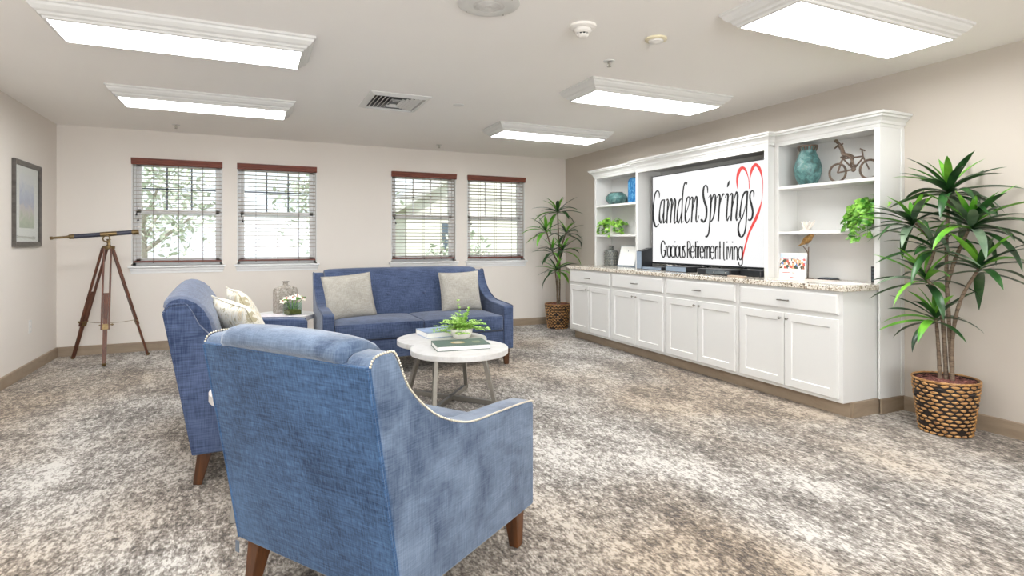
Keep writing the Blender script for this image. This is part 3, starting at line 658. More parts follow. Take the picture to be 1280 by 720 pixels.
chair = seat_unit('armchair', 'blue upholstered armchair with silver nailhead trim, seen from behind, nearest the viewer', 'armchair', .78, .80, 1, M['blue'], M['blue_back'], True, (), (.157, 1.928, 0), R(34))
g = G(); g.box((.0, .352, .125), (.002, .372, .165)); g.make('care_tag', M['grey'], chair)
s2 = seat_unit('sofa', 'blue two-seat sofa facing right, seen side-on behind the near armchair, with floral pillows', 'sofa', 1.80, .78, 2, M['blue_sofa'], M['blue_sofa'], False, ((-.22, .68), (.22, .68)), (-.324, 4.104, 0), R(2.5), 'blue two-seat sofas')
s1 = seat_unit('sofa', 'blue two-seat sofa with button-tufted back under the windows, with two plain greige pillows', 'sofa', 1.81, .80, 2, M['blue_sofa'], M['blue_sofa'], False, ((-.20, .69), (.18, .69)), (1.463, 5.93, 0), R(-90), 'blue two-seat sofas')

def pillow(name, label, w, h, th, mat, loc, rot, grp, seed=0):
    rnd = random.Random(seed); n = 18; b = bmesh.new(); grid = {}
    for side in (1, -1):
        for i in range(n + 1):
            for j in range(n + 1):
                u, v = 2 * i / n - 1, 2 * j / n - 1
                if side == -1 and (i in (0, n) or j in (0, n)): grid[side, i, j] = grid[1, i, j]; continue
                f = ((1 - abs(u) ** 2.6) * (1 - abs(v) ** 2.6)) ** .55
                pin = 1 - .055 * (1 - u * u) * (abs(v) ** 3) ; pin2 = 1 - .055 * (1 - v * v) * (abs(u) ** 3)
                nz = noise.noise(Vector((u * 2.2 + seed, v * 2.2, side))) * .10
                grid[side, i, j] = b.verts.new((side * th / 2 * f * (1 + nz), u * w / 2 * pin2, v * h / 2 * pin))
        for i in range(n):
            for j in range(n):
                q = [grid[side, i, j], grid[side, i + 1, j], grid[side, i + 1, j + 1], grid[side, i, j + 1]]
                try: b.faces.new(q if side == 1 else q[::-1])
                except ValueError: pass
    gg = G.__new__(G); gg.b = b
    root = thing(name, label, 'pillow', loc, 0, grp); root.rotation_euler = rot
    gg.make('cover', mat, root, smooth=True, autos=False)
    g = G(); out = []
    for i in range(n + 1): out.append((i, 0))
    for j in range(1, n + 1): out.append((n, j))
    for i in range(n - 1, -1, -1): out.append((i, n))
    for j in range(n - 1, 0, -1): out.append((0, j))
    pts = []
    for i, j in out:
        u, v = 2 * i / n - 1, 2 * j / n - 1
        pts.append((0, u * w / 2 * (1 - .055 * (1 - v * v) * abs(u) ** 3), v * h / 2 * (1 - .055 * (1 - u * u) * abs(v) ** 3)))
    g.tube(pts, .004, 6, closed=True); g.make('piping', mat, root, smooth=True)
    return root
# pillow local: faces +x. On the far sofa (facing -y) turn by -90
pillow('throw_pillow', 'plain greige throw pillow at the left end of the sofa under the windows', .48, .44, .17, M['pillow'], (.855, 5.60, .690), (R(4), R(-16), R(-80)), 'greige pillows', 1)
pillow('throw_pillow', 'plain greige throw pillow at the right end of the sofa under the windows', .43, .42, .15, M['pillow'], (1.995, 5.66, .695), (R(2), R(-14), R(-94)), 'greige pillows', 2)
pillow('throw_pillow', 'cream floral pillow, nearer of the two on the left sofa', .44, .44, .16, M['floral'], (-.03, 3.72, .685), (R(6), R(-30), R(22)), 'floral pillows', 3)
pillow('throw_pillow', 'cream floral pillow, farther of the two on the left sofa', .44, .44, .14, M['floral'], (-.02, 4.10, .715), (R(0), R(-26), R(10)), 'floral pillows', 4)

# ------------------------------------------------------------------ coffee table: two-lobed top on a crossed metal base
t = thing('coffee_table', 'white two-lobed coffee table on a crossed nickel base between the sofas', 'coffee table', (1.38, 4.145, 0))
r = .355; cy = .215
hit = math.acos(cy / r)
out = []
for i in range(49):
    a = -PI / 2 - (PI - hit) + 2 * (PI - hit) * i / 48
    out.append((r * math.cos(a), -cy + r * math.sin(a)))
for i in range(1, 48):
    a = PI / 2 - (PI - hit) + 2 * (PI - hit) * i / 48
    out.append((.005 + r * math.cos(a), cy + r * math.sin(a)))
g = G(); g.prism(out, 2, .41, .45); g.make('tabletop', M['marble'], t, bevel=.005, angle=50)
feet = [(-.235, .355), (.25, .325), (.27, -.25), (-.20, -.235)]
tops = [(-.17, .19), (.17, .19), (.185, -.19), (-.17, -.19)]
for (fx, fy), (tx, ty) in zip(feet, tops):
    g = G(); g.bar((fx, fy, 0.0), (tx, ty, .412), .030, .030); g.make('leg', M['steel'], t, bevel=.002)
for p, q in ((feet[0], feet[2]), (feet[1], feet[3])):
    g = G(); g.bar((*p, .018), (*q, .018), .030, .034); g.make('cross_beam', M['steel'], t, bevel=.002)
g = G(); g.bar((-.17, .19, .400), (.185, -.19, .400), .03, .018); g.bar((.17, .19, .400), (-.17, -.19, .400), .03, .018); g.make('top_brace', M['steel'], t)

def side_table(label, x, y, r, h):
    t = thing('side_table', label, 'side table', (x, y, 0), 0, 'round white side tables')
    g = G(); g.lathe([(r - .004, h - .045), (r, h - .040), (r, h - .005), (r - .005, h)], 56); g.make('tabletop', M['marble'], t, smooth=True, autos=30)
    for k in range(4):
        a = PI / 4 + k * PI / 2
        g = G(); g.bar((math.cos(a) * r * .85, math.sin(a) * r * .85, 0), (math.cos(a) * r * .6, math.sin(a) * r * .6, h - .043), .022, .022); g.make('leg', M['steel'], t, bevel=.002)
    for s in (0, 1):
        a = PI / 4 + s * PI / 2; q = r * .85
        g = G(); g.bar((math.cos(a) * q, math.sin(a) * q, .014), (-math.cos(a) * q, -math.sin(a) * q, .014), .022, .024); g.make('cross_beam', M['steel'], t)
side_table('round white side table in the corner between the two sofas', .27, 5.70, .275, .545)
side_table('round white side table edge peeking out between the armchair and the left sofa', .075, 2.90, .25, .545)

# ------------------------------------------------------------------ things on the coffee table
def book(label, w, d, h, cover, edge, loc, rz, grp='hardback books on the coffee table', spine=None, extra=None):
    t = thing('hardback_book', label, 'book', loc, rz, grp)
    g = G(); g.box((-w / 2, -d / 2, 0), (w / 2, d / 2, .004)); g.make('back_cover', cover, t)
    g = G(); g.box((-w / 2, -d / 2, h - .004), (w / 2, d / 2, h)); fc = g.make('front_cover', cover, t)
    g = G(); g.box((-w / 2 + .004, -d / 2 + .005, .004), (w / 2 - .005, d / 2 - .003, h - .004)); g.make('pages', edge, t)
    g = G(); g.box((-w / 2, d / 2 - .004, 0), (w / 2, d / 2, h)); g.make('spine', spine or cover, t)
    if extra: extra(fc, h)
    return t
def seal(fc, h):
    g = G(); g.lathe([(.052, h), (.052, h + .0008), (.001, h + .0008)], 32, (-.02, -.005, 0), sy=.78); g.make('gilt_seal', M['gold'], fc)
    g = G(); g.lathe([(.030, h + .0008), (.030, h + .0014), (.001, h + .0014)], 24, (-.02, -.005, 0), sy=.78); g.make('seal_centre', M['bookspine'], fc)
    g = G(); g.box((.09, -.05, h), (.145, .03, h + .0008)); g.make('title_block', simple('title_olive', (112, 122, 96), .5), fc)
book('thick dark green hardback book with a gilt oval seal on the coffee table', .385, .255, .036, M['bookgreen'], M['paper'], (1.385, 3.925, .45), R(-7), spine=M['bookgreen'], extra=seal)
bb = book('grey-jacketed hardback book behind the fern bowl on the coffee table', .37, .27, .045, M['bookblue'], M['paper'], (1.44, 4.52, .45), R(4), spine=M['bookspine'])

t = thing('fern_bowl', 'small white bowl planter with pale green fern on the coffee table', 'potted plant', (1.525, 4.29, .45))
g = G(); g.lathe([(.060, 0), (.070, .01), (.086, .05), (.090, .078), (.084, .078), (.078, .062), (.002, .058)], 36, sy=.85); g.make('bowl', M['ceramic'], t, smooth=True)
rnd = random.Random(5)
g = G(); gs = G()
def round_leaf(g, c, d, nrm, s, mi=0, fold=.2):
    d = d.normalized(); x = d.cross(nrm).normalized(); n2 = x.cross(d)
    pts = [c, c + d * s * .35 + x * s * .42 + n2 * s * fold, c + d * s * .8 + x * s * .34 + n2 * s * fold, c + d * s, c + d * s * .8 - x * s * .34 + n2 * s * fold, c + d * s * .35 - x * s * .42 + n2 * s * fold]
    vs = [g.b.verts.new(p) for p in pts]
    for f in ((0, 1, 2, 3), (0, 3, 4, 5)): g.b.faces.new([vs[i] for i in f]).material_index = mi
for k in range(64):
    a = rnd.uniform(0, 2 * PI); L = rnd.uniform(.10, .20); el = rnd.uniform(.15, 1.3)
    if k == 0: a, L, el = 2.3, .24, 1.45
    if k == 1: a, L, el = .3, .16, 1.2
    pts = []
    for q in range(9):
        u = q / 8; rr = L * (u * math.cos(el) + .28 * u * u * (1 if el < 1.2 else .1)); z = .06 + L * (u * math.sin(el) - .35 * u * u * (1 if el < 1.2 else .1))
        pts.append(Vector((rr * math.cos(a), rr * math.sin(a), z)))
    for p in pts: p.z = max(p.z, .082 if p.xy.length < .11 else .06)
    gs.tube(pts, .0012, 4)
    for q in range(2, 9):
        p = pts[q]; d = (pts[q] - pts[q - 1]).normalized(); sd = d.cross(Vector((0, 0, 1))).normalized()
        for s in (-1, 1): round_leaf(g, p, sd * s + d * .5 + Vector((0, 0, rnd.uniform(-.2, .3))), Vector((0, 0, 1)), rnd.uniform(.021, .032))
gs.make('stems', M['stem'], t); g.make('foliage', M['fern'], t)

# ------------------------------------------------------------------ things on the corner side table
t = thing('decorative_bottle', 'square hammered silver bottle vase on the corner side table', 'vase', (.295, 5.80, .545), R(24))
g = G()
ring = lambda a, b, z, e=.25: [((a if sx > 0 else -a) * (1 - (e if k == 0 else 0)), (b if sy > 0 else -b) * (1 - (e if k == 1 else 0)), z) for sx, sy, k in ((-1, -1, 1), (-1, -1, 0), (1, -1, 0), (1, -1, 1), (1, 1, 1), (1, 1, 0), (-1, 1, 0), (-1, 1, 1))]
g.loft([ring(.100, .04, 0, .12), ring(.105, .045, .01, .12), ring(.105, .045, .21, .12), ring(.098, .042, .235, .2), ring(.06, .035, .25, .3), ring(.022, .02, .262), ring(.018, .018, .285), ring(.03, .03, .30), ring(.024, .024, .30), ring(.014, .014, .285)])
g.make('body', M['silver'], t, bevel=.004)
g = G(); g.lathe([(.015, .270), (.015, .296), (.001, .296)], 16); g.make('mouth', M['dark'], t)
t = thing('flower_vase', 'clear glass cube vase of white lilies on the corner side table', 'flower vase', (.345, 5.60, .5475), R(24))
g = G()
a = .062
g.loft([[(sx * a, sy * a, z) for sx, sy in ((-1, -1), (1, -1), (1, 1), (-1, 1))] for z in (0, .11)], cap=False)
g.loft([[(sx * (a - .005), sy * (a - .005), z) for sx, sy in ((-1, -1), (1, -1), (1, 1), (-1, 1))] for z in (.006, .11)], cap=False)
g.box((-a, -a, 0), (a, a, .006)); g.make('glass', M['water'], t)
g = G(); g.box((-a + .007, -a + .007, .008), (a - .007, a - .007, .045)); g.make('moss', simple('moss', (112, 104, 44), .9, 0, .3, 80, .5), t)
g = G(); gl = G(); gr = G()
rnd = random.Random(8)
for k, (dx, dy, dz) in enumerate([(-.085, 0, .135), (-.02, -.03, .165), (.045, .0, .175), (.075, -.03, .15), (.01, .02, .15), (-.04, .03, .155)]):
    g.tube([(dx * .2, dy * .2, .02), (dx * .6, dy * .6, .10), (dx, dy, dz - .02)], .003, 5)
    c = Vector((dx, dy, dz - .015)); ax = Vector((dx * 3, dy * 3 - .3, .6)).normalized()
    for q in range(6):
        an = q * PI / 3; u = ax.cross(Vector((0, 1, .2))).normalized(); v = ax.cross(u)
        d = (u * math.cos(an) + v * math.sin(an)) * .8 + ax * .5
        x = d.cross(ax).normalized(); L = .05
        pts = [c, c + d * L * .5 + x * .012, c + d * L - ax * .012, c + d * L * .5 - x * .012]
        gl.face(pts)
    for q in range(3): gr.tube([c, c + ax * .028 + Vector((rnd.uniform(-.01, .01), rnd.uniform(-.01, .01), 0))], .0022, 4)
for a_, L in ((.1, .11), (2.9, .07), (1.2, .06)):
    d = Vector((math.cos(a_), math.sin(a_) * .4, .12)); round_leaf(g, Vector((0, 0, .125)) + d * .03, d, Vector((0, 0, 1)), L)
g.make('stems_and_leaves', M['ivy'], t); gl.make('lily_petals', M['lily'], t); gr.make('stamens', M['lilyred'], t)
t = thing('magazine', 'open magazine lying on the corner side table under the flowers', 'magazine', (.24, 5.60, .5452), R(14))
g = G(); g.loft([[(x, y, z) for x, z in ((-.20, .0004), (-.10, .004), (-.004, .0024), (0, .0015), (.004, .0024), (.10, .004), (.20, .0004), (.2, 0), (-.2, 0))] for y in (-.13, .12)]); g.make('pages', simple('magazine_pages', (222, 216, 220), .4, 0, .12, 22), t)

# ------------------------------------------------------------------ telescope on tripod
t = thing('telescope', 'antique brass and leather telescope on a wooden tripod in the left corner', 'telescope', (-1.333, 7.046, 0))
O = Vector((-1.333, 7.046, 0))
def legp(p): return Vector((*p, 0)) - O
fts = [legp((-1.682, 7.256)), legp((-1.308, 6.71)), legp((-1.008, 7.172))]
hub = Vector((-.005, 0, 1.155))
rods = []
for f in fts:
    d = Vector((f.x, f.y, 0)).normalized(); tang = Vector((-d.y, d.x, 0))
    top = hub + d * .035
    P = lambda s: top.lerp(f, s)
    lg = G()
    for s in (-1, 1): lg.bar(P(0) + tang * .030 * s, P(.70) + tang * .030 * s, .016, .022, up=tuple(tang.cross(d)))
    for s in (0.40, 0.69): lg.bar(P(s) - tang * .036, P(s) + tang * .036, .018, .02)
    leg = lg.make('leg', M['tele'], t, bevel=.002)
    lg = G(); lg.bar(P(.40), P(.985), .040, .020, w2=.034, up=tuple(d)); lg.make('lower_leg', M['tele'], leg, bevel=.002)
    lg = G(); lg.bar(P(.66) - tang * .052, P(.66) + tang * .052, .010, .010); lg.ball(P(.66) + tang * .058, .011, 10); lg.bar(P(.655), P(.70), .05, .03); lg.make('brass_clamp', M['brass'], leg)
    lg = G(); lg.lathe([(.006, 0), (.017, .008), (.019, .03), (.001, .034)], 12, f); lg.make('brass_foot', M['brass'], leg, smooth=True)
    rods.append(P(.66))
c0 = Vector((sum(p.x for p in rods) / 3, sum(p.y for p in rods) / 3, rods[0].z - .01))
for p in rods:
    g = G(); g.tube([p, (p + c0) / 2 + Vector((0, 0, -.006)), c0], .0028, 6); g.make('spreader_chain', M['brass'], t)
g = G(); g.lathe([(.05, 1.14), (.055, 1.15), (.055, 1.172), (.022, 1.178), (.016, 1.19), (.016, 1.235), (.024, 1.24), (.014, 1.246)], 24); g.make('tripod_head', M['brass'], t, smooth=True)
E0 = Vector((-1.80, 6.97, 1.252)) - O; E1 = Vector((-1.075, 7.07, 1.322)) - O
ax = (E1 - E0).normalized(); Q = lambda s: E0 + (E1 - E0) * s
g = G(); side = ax.cross(Vector((0, 0, 1))).normalized()
for s in (-1, 1):
    c = Q(.62) + Vector((0, 0, -.045)) + side * s * .022
    g.tube([c + ax * .03 * math.cos(a * PI / 8) + Vector((0, 0, 1)) * .03 * math.sin(a * PI / 8) for a in range(16)], .006, 6, closed=True)
    g.tube([c + Vector((0, 0, -.03)), Q(.62) + Vector((0, 0, -.085))], .006, 6)
g.make('yoke', M['brass'], t, smooth=True)
tb = G(); tb.tube([Q(.26), Q(.55)], .0225, 20); tube = tb.make('leather_barrel', M['darkleather'], t, smooth=True)
tb = G(); tb.tube([Q(.74), Q(.92)], .0225, 20); tb.make('leather_barrel', M['darkleather'], t, smooth=True)
tb = G()
tb.tube([Q(0), Q(.004), Q(.03), Q(.034), Q(.18), Q(.19), Q(.2)], [.012, .016, .016, .011, .011, .014, .014], 18)
tb.tube([Q(.2), Q(.215), Q(.255), Q(.262)], [.018, .024, .025, .023], 20); tb.make('eyepiece', M['brass'], tube, smooth=True)
tb = G(); tb.tube([Q(.55), Q(.74)], .0245, 20); tb.make('centre_sleeve', M['brass'], tube, smooth=True); tb = G()
tb.tube([Q(.915), Q(.925), Q(.93), Q(.985), Q(.99), Q(1)], [.023, .027, .0265, .0265, .029, .029], 20)
tb.make('objective_ring', M['brass'], tube, smooth=True)
tb = G(); tb.ball(Q(.235) + Vector((.0, -.026, 0)), .013, 10); tb.make('focus_knob', M['brass'], tube, smooth=True)
tb = G(); tb.tube([Q(.999), Q(1.002)], .024, 20); tb.make('lens', M['dark'], tube)
# ------------------------------------------------------------------ base cabinets along the right wall
CY = [6.280, 5.362, 4.441, 3.520, 2.599]; CF = 3.69
CL = ['white base cabinet at the far end, beside the corner plant', 'white base cabinet second from the far end, below the dark speaker box', 'white base cabinet third from the far end, below the television', 'white base cabinet nearest the viewer, below the near shelves']
def cabinet(label, y1, y0):
    W = y1 - y0
    t = thing('base_cabinet', label, 'cabinet', (CF, (y0 + y1) / 2, 0), 0, 'white base cabinets under the granite worktop')
    w = W / 2
    g = G(); g.box((0.0, -w + .0008, .106), (.60, w - .0008, .874)); g.make('body', M['white'], t, bevel=.002)
    g = G(); g.box((.077, -w + .0008, 0), (.60, w - .0008, .106)); g.make('toe_kick', M['base'], t)
    def front(nm, ya, yb, z0, z1, shaker):
        g = G()
        if shaker:
            r = .058
            prof = [(0, 0), (-.018, 0), (-.020, .003), (-.020, r), (-.012, r + .006), (-.012, r + .007)]
            rings = [[(x, yy, zz) for yy, zz in ((ya + o, z0 + o), (yb - o, z0 + o), (yb - o, z1 - o), (ya + o, z1 - o))] for x, o in prof]
            g.loft(rings)
        else:
            prof = [(0, 0), (-.014, 0), (-.020, .012), (-.020, .013)]
            g.loft([[(x, yy, zz) for yy, zz in ((ya + o, z0 + o), (yb - o, z0 + o), (yb - o, z1 - o), (ya + o, z1 - o))] for x, o in prof])
        return g.make(nm, M['white'], t)
    d = front('drawer', -w + .030, w - .030, .712, .855, False)
    g = G(); g.bar((-.042, -.05, .777), (-.042, .05, .777), .009, .009)
    for s in (-1, 1): g.bar((-.018, s * .036, .777), (-.044, s * .036, .777), .009, .009)
    g.make('handle', M['nickel'], d, bevel=.002)
    for s in (-1, 1):
        ya, yb = sorted((s * .004, s * (w - .030)))
        dd = front('door', ya, yb, .132, .680, True)
        g = G(); g.tube([(-.018, s * .032, .640), (-.034, s * .032, .640)], .004, 8); g.ball((-.040, s * .032, .640), .011, 12, sc=(.7, 1, 1)); g.make('knob', M['nickel'], dd, smooth=True)
    return t
for k in range(4): cabinet(CL[k], CY[k], CY[k + 1])
# worktop
g = G(); g.prism([(CF - .028, 2.574), (4.038, 2.574), (4.038, 2.5865), (4.309, 2.5865), (4.309, 6.30), (CF - .028, 6.30)], 2, .875, .914); tag(g.make('granite_worktop', M['granite'], bevel=.008, seg=3), 'long speckled beige granite worktop on the white base cabinets', 'worktop')
# toe return on the open side
g = G(); g.box((3.775, 2.5865, 0), (4.30, 2.5985, .104)); struct(g.make('baseboard_cabinet_side', M['base']))

# ------------------------------------------------------------------ upper shelving and television surround
TF, MF, BK = 4.04, 3.965, 4.305
def crown(path, z0=2.035, grow=1.0):
    prof = [(-.012, z0), (.004, z0), (.008, z0 + .018), (.014, z0 + .022), (.020, z0 + .040), (.036, z0 + .058), (.050, z0 + .066), (.052, z0 + .078), (.064, z0 + .084), (.066, z0 + .100), (-.012, z0 + .100)]
    P = [Vector((*p, 0)) for p in path]; rings = []
    for i, p in enumerate(P):
        a = (P[i] - P[i - 1]).normalized() if i else None; b = (P[i + 1] - P[i]).normalized() if i < len(P) - 1 else None
        na = Vector((-a.y, a.x, 0)) if a else None; nb = Vector((-b.y, b.x, 0)) if b else None
        if na is None: m = nb
        elif nb is None: m = na
        else:
            m = (na + nb); m = m / m.dot(na) if m.length > 1e-6 else na
        rings.append([p + m * (-o) * grow + Vector((0, 0, z)) for o, z in prof])
    return rings
def bookcase(label, y0, y1, near):
    t = thing('bookcase', label, 'bookcase', (0, 0, 0), 0, 'white open bookcases on the worktop')
    c = Vector((TF, (y0 + y1) / 2, .914)); t.location = c
    def mk(g, nm, mat=M['white'], par=None, **kw):
        for v in g.b.verts: v.co -= c
        return g.make(nm, mat, par or t, **kw)
    zb = .9145
    for k, (a, b) in enumerate(((y0, y0 + .022), (y1 - .022, y1))):
        g = G(); outer = (near and k == 0) 
        g.box((TF + .018, a, zb), (BK, b, 2.04))
        if outer: g.box((TF + .018, a, .105), (BK, a + .012, zb - .0005 + .002))
        mk(g, 'side_panel', bevel=.001)
        sa, sb = (a, a + .041) if k == 0 else (b - .041, b)
        g = G(); g.box((TF, sa, zb), (TF + .02, sb, 2.04))
        if outer: g.box((TF, a, .105), (TF + .02, a + .012, zb))
        mk(g, 'stile', bevel=.0015)
    g = G(); g.box((TF, y0 + .041, 2.022), (TF + .02, y1 - .041, 2.04)); g.box((TF + .02, y0 + .022, 2.03), (BK, y1 - .022, 2.05)); mk(g, 'top_rail')
    g = G(); g.box((BK - .012, y0 + .022, zb), (BK, y1 - .022, 2.03)); mk(g, 'back_panel')
    for z in (1.655, 1.279):
        g = G(); g.box((TF + .002, y0 + .0225, z), (BK - .012, y1 - .0225, z + .026)); mk(g, 'shelf', bevel=.002)
    if near:
        path = [(TF, y1 + .006), (TF, y0), (BK, y0)]
        g = G(); g.box((BK - .03, y0 - .006, .105), (BK + .004, y0, 2.04)); mk(g, 'scribe_trim')
        g = G(); g.box((TF + .004, y0 - .010, 0), (BK, y0 - .0005 + .003, .104)); mk(g, 'base_trim', M['base'])
    else: path = [(BK, y1), (TF, y1), (TF, y0 - .006)]
    g = G(); g.loft(crown(path if not near else path)); cr = mk(g, 'crown_moulding')
    return t
def fixpath(): pass
bookcase('white open bookcase nearest the viewer, holding the teal vase, cyclist figure and ivy', 2.572, 3.465, True)
bookcase('white open bookcase at the far end, holding the squat teal pot and trailing pothos', 5.286, 6.250, False)
t = thing('television_surround', 'white bridge surround with crown moulding framing the television between the bookcases', 'tv surround', (MF, 4.375, .914))
c = Vector((MF, 4.375, .914))
def mk(g, nm, mat=M['white'], par=None, **kw):
    for v in g.b.verts: v.co -= c
    return g.make(nm, mat, par or t, **kw)
for a, b in ((3.4655, 3.506), (5.248, 5.2855)):
    g = G(); g.box((MF, a, .9145), (MF + .02, b, 2.04)); mk(g, 'stile', bevel=.0015)
    aa = (a, a + .02) if a < 4 else (b - .02, b)
    g = G(); g.box((MF + .02, aa[0], .9145), (BK, aa[1], 2.02)); mk(g, 'side_panel')
g = G(); g.box((MF, 3.506, 1.995), (MF + .02, 5.248, 2.04)); mk(g, 'header')
g = G(); g.box((MF + .02, 3.4855, 2.02), (BK, 5.2655, 2.045)); mk(g, 'top_panel')
g = G(); g.box((BK - .006, 3.4855, .9145), (BK, 5.2655, 2.02)); mk(g, 'back_panel')  # white panel added over the bare wall to brighten the dark recess
g = G(); g.loft(crown([(TF + .01, 5.286), (MF, 5.286), (MF, 3.465), (TF + .01, 3.465)])); mk(g, 'crown_moulding')

# ------------------------------------------------------------------ television
TVX = 4.10
t = thing('television', 'large flat television showing a white Camden Springs logo screen with a red heart', 'television', (TVX + .03, 4.305, .9145))
c = Vector((TVX + .03, 4.305, .9145))
y0, y1, z0, z1 = 3.508, 5.158, .975, 1.946
g = G()
bz = .007
for lo, hi in (((TVX - .004, y0, z0), (TVX + .03, y1, z0 + .016)), ((TVX - .004, y0, z1 - bz), (TVX + .03, y1, z1)), ((TVX - .004, y0, z0), (TVX + .03, y0 + bz, z1)), ((TVX - .004, y1 - bz, z0), (TVX + .03, y1, z1))): g.box(lo, hi)
mk(g, 'bezel', M['dark'])
g = G(); g.box((TVX + .01, y0 + .01, z0 + .01), (TVX + .045, y1 - .01, z1 - .01)); g.box((TVX + .045, y0 + .3, z0 + .1), (TVX + .085, y1 - .3, z1 - .35)); mk(g, 'housing', M['dark'])
g = G(); g.box((TVX, y0 + bz, z0 + .015), (TVX + .008, y1 - bz, z1 - bz)); scr = mk(g, 'screen', M['scrn'])
for s in (3.85, 4.76):
    g = G(); g.box((TVX + .01, s - .012, .93), (TVX + .03, s + .012, .99)); g.box((TVX - .055, s - .02, .9150), (TVX + .13, s + .02, .927)); mk(g, 'foot', M['dark'])
def ribbon(strokes, nm, mat, x, dens=5):
    g = G()
    for Lf, Rt in strokes:
        L2 = spline([(x, 5.15 - a, .99 + b) for a, b in Lf], dens); R2 = spline([(x, 5.15 - a, .99 + b) for a, b in Rt], dens)
        vs = [(g.b.verts.new(p), g.b.verts.new(q)) for p, q in zip(L2, R2)]
        for (a, b), (d, e) in zip(vs[:-1], vs[1:]):
            try: g.b.faces.new((a, b, e, d))
            except ValueError: pass
    return mk(g, nm, mat, scr)
ribbon(SCRIPT_STROKES, 'script_lettering', M['ink'], TVX - .0010)
ribbon(SANS_STROKES, 'tagline_lettering', M['ink'], TVX - .0012, 3)
ribbon(HEART_STROKES, 'heart_outline', M['heart'], TVX - .0006)

# devices under the television
def gadget(name, label, cat, lo, hi, mat, extra=None, rz=0, bevel=.003, grp=None):
    c0 = Vector(((lo[0] + hi[0]) / 2, (lo[1] + hi[1]) / 2, lo[2])); t = thing(name, label, cat, c0, rz, grp)
    g = G(); g.box(Vector(lo) - c0, Vector(hi) - c0); g.make('case', mat, t, bevel=bevel)
    if extra: extra(t, (Vector(hi) - Vector(lo)) / 2, hi[2] - lo[2])
    return t
Z = .9145
def spk(t, h, H_):
    g = G(); g.box((-h.x - .0012, -h.y + .012, .012), (-h.x + .001, h.y - .012, H_ - .012)); g.make('front_grille', M['slate'], t)
t = thing('desktop_speaker', 'upright slanted-top grey and black speaker box at the far end of the television bay', 'speaker', (4.005, 5.175, Z))
g = G(); g.prism([(-.075, 0), (.075, 0), (.075, .235), (-.075, .20)], 1, -.045, .045); g.make('cabinet', M['dark'], t, bevel=.003)
g = G(); g.box((-.0775, -.042, .005), (-.074, .042, .196)); g.make('front_grille', M['slate'], t)
def led(t, h, H_):
    g = G(); g.box((-h.x - .001, -h.y + .006, .005), (-h.x + .001, h.y - .006, H_ - .005)); g.make('front_panel', M['slate'], t)
def dvd(t, h, H_):
    g = G(); g.box((-h.x - .001, -h.y + .02, .012), (-h.x + .001, h.y - .12, H_ - .008)); g.make('disc_tray', M['gloss'], t)
    g = G()
    for y in (-h.y + .06, -h.y + .20): g.ball((-h.x - .001, y, H_ / 2), .006, 8, sc=(.4, 1, 1))
    g.make('buttons', M['steel'], t)
gadget('wireless_router', 'slim grey router box left of the cable box below the television', 'router', (3.90, 4.76, Z), (4.04, 5.08, Z + .035), M['dark'], led)
gadget('cable_box', 'grey fronted cable box below the middle of the television', 'cable box', (3.87, 4.35, Z), (4.05, 4.66, Z + .055), M['dark'], led)
gadget('disc_player', 'low black disc player below the right half of the television', 'disc player', (3.83, 3.745, Z), (4.03, 4.16, Z + .052), M['dark'], dvd)
gadget('media_box', 'small black box at the near end of the television bay', 'media box', (3.93, 3.515, Z), (4.06, 3.735, Z + .058), M['dark'])
gadget('remote_control', 'tan slim remote lying in front of the disc player', 'remote control', (3.775, 3.56, Z), (3.825, 3.73, Z + .012), M['tanrem'])
rnd = random.Random(3)
for nm_, (ya, yb), lb in (('cable_tangle', (4.72, 5.08), 'dark cable tangle lying behind the slim router'), ('cable_tangle', (4.16, 4.36), 'black and white cable tangle between cable box and disc player')):
    t = thing(nm_, lb, 'cables', (4.10, (ya + yb) / 2, Z))
    for q in range(3):
        pts = [((rnd.uniform(-.05, .03)), (yb - ya) * (i / 6 - .5), .006 + rnd.uniform(0, .05)) for i in range(7)]
        g = G(); g.tube(spline(pts, 5), .0045, 6); g.make('cable', M['dark'] if q < 2 else M['ceramic'], t, smooth=True)

# ------------------------------------------------------------------ decor on the near bookcase
S1, S2 = 1.6812, 1.3052
t = thing('tall_teal_vase', 'tall teal vase with dark fringed rim on the top shelf of the near bookcase', 'vase', (4.155, 3.235, S1))
g = G(); g.lathe([(.055, 0), (.062, .004), (.088, .05), (.104, .11), (.104, .15), (.090, .20), (.068, .25), (.060, .275), (.066, .30), (.076, .318), (.070, .318), (.058, .30), (.052, .27), (.01, .26)], 40); g.make('body', M['teal'], t, smooth=True)
g = G(); g.lathe([(.0775, .310), (.0785, .318), (.077, .324), (.070, .322)], 40, cap=False)
for k in range(20):
    a = k * PI / 10; d = Vector((math.cos(a), math.sin(a), 0)); x = Vector((-d.y, d.x, 0))
    g.loft([[d * .0765 + x * .006 + Vector((0, 0, .314)), d * .0765 - x * .006 + Vector((0, 0, .314)), d * .072 - x * .006 + Vector((0, 0, .314)), d * .072 + x * .006 + Vector((0, 0, .314))], [d * .0645 + x * .0015 + Vector((0, 0, .278)), d * .0645 - x * .0015 + Vector((0, 0, .278)), d * .058 - x * .0015 + Vector((0, 0, .278)), d * .058 + x * .0015 + Vector((0, 0, .278))]])
g.make('fringed_rim', M['bronze'], t, smooth=True)

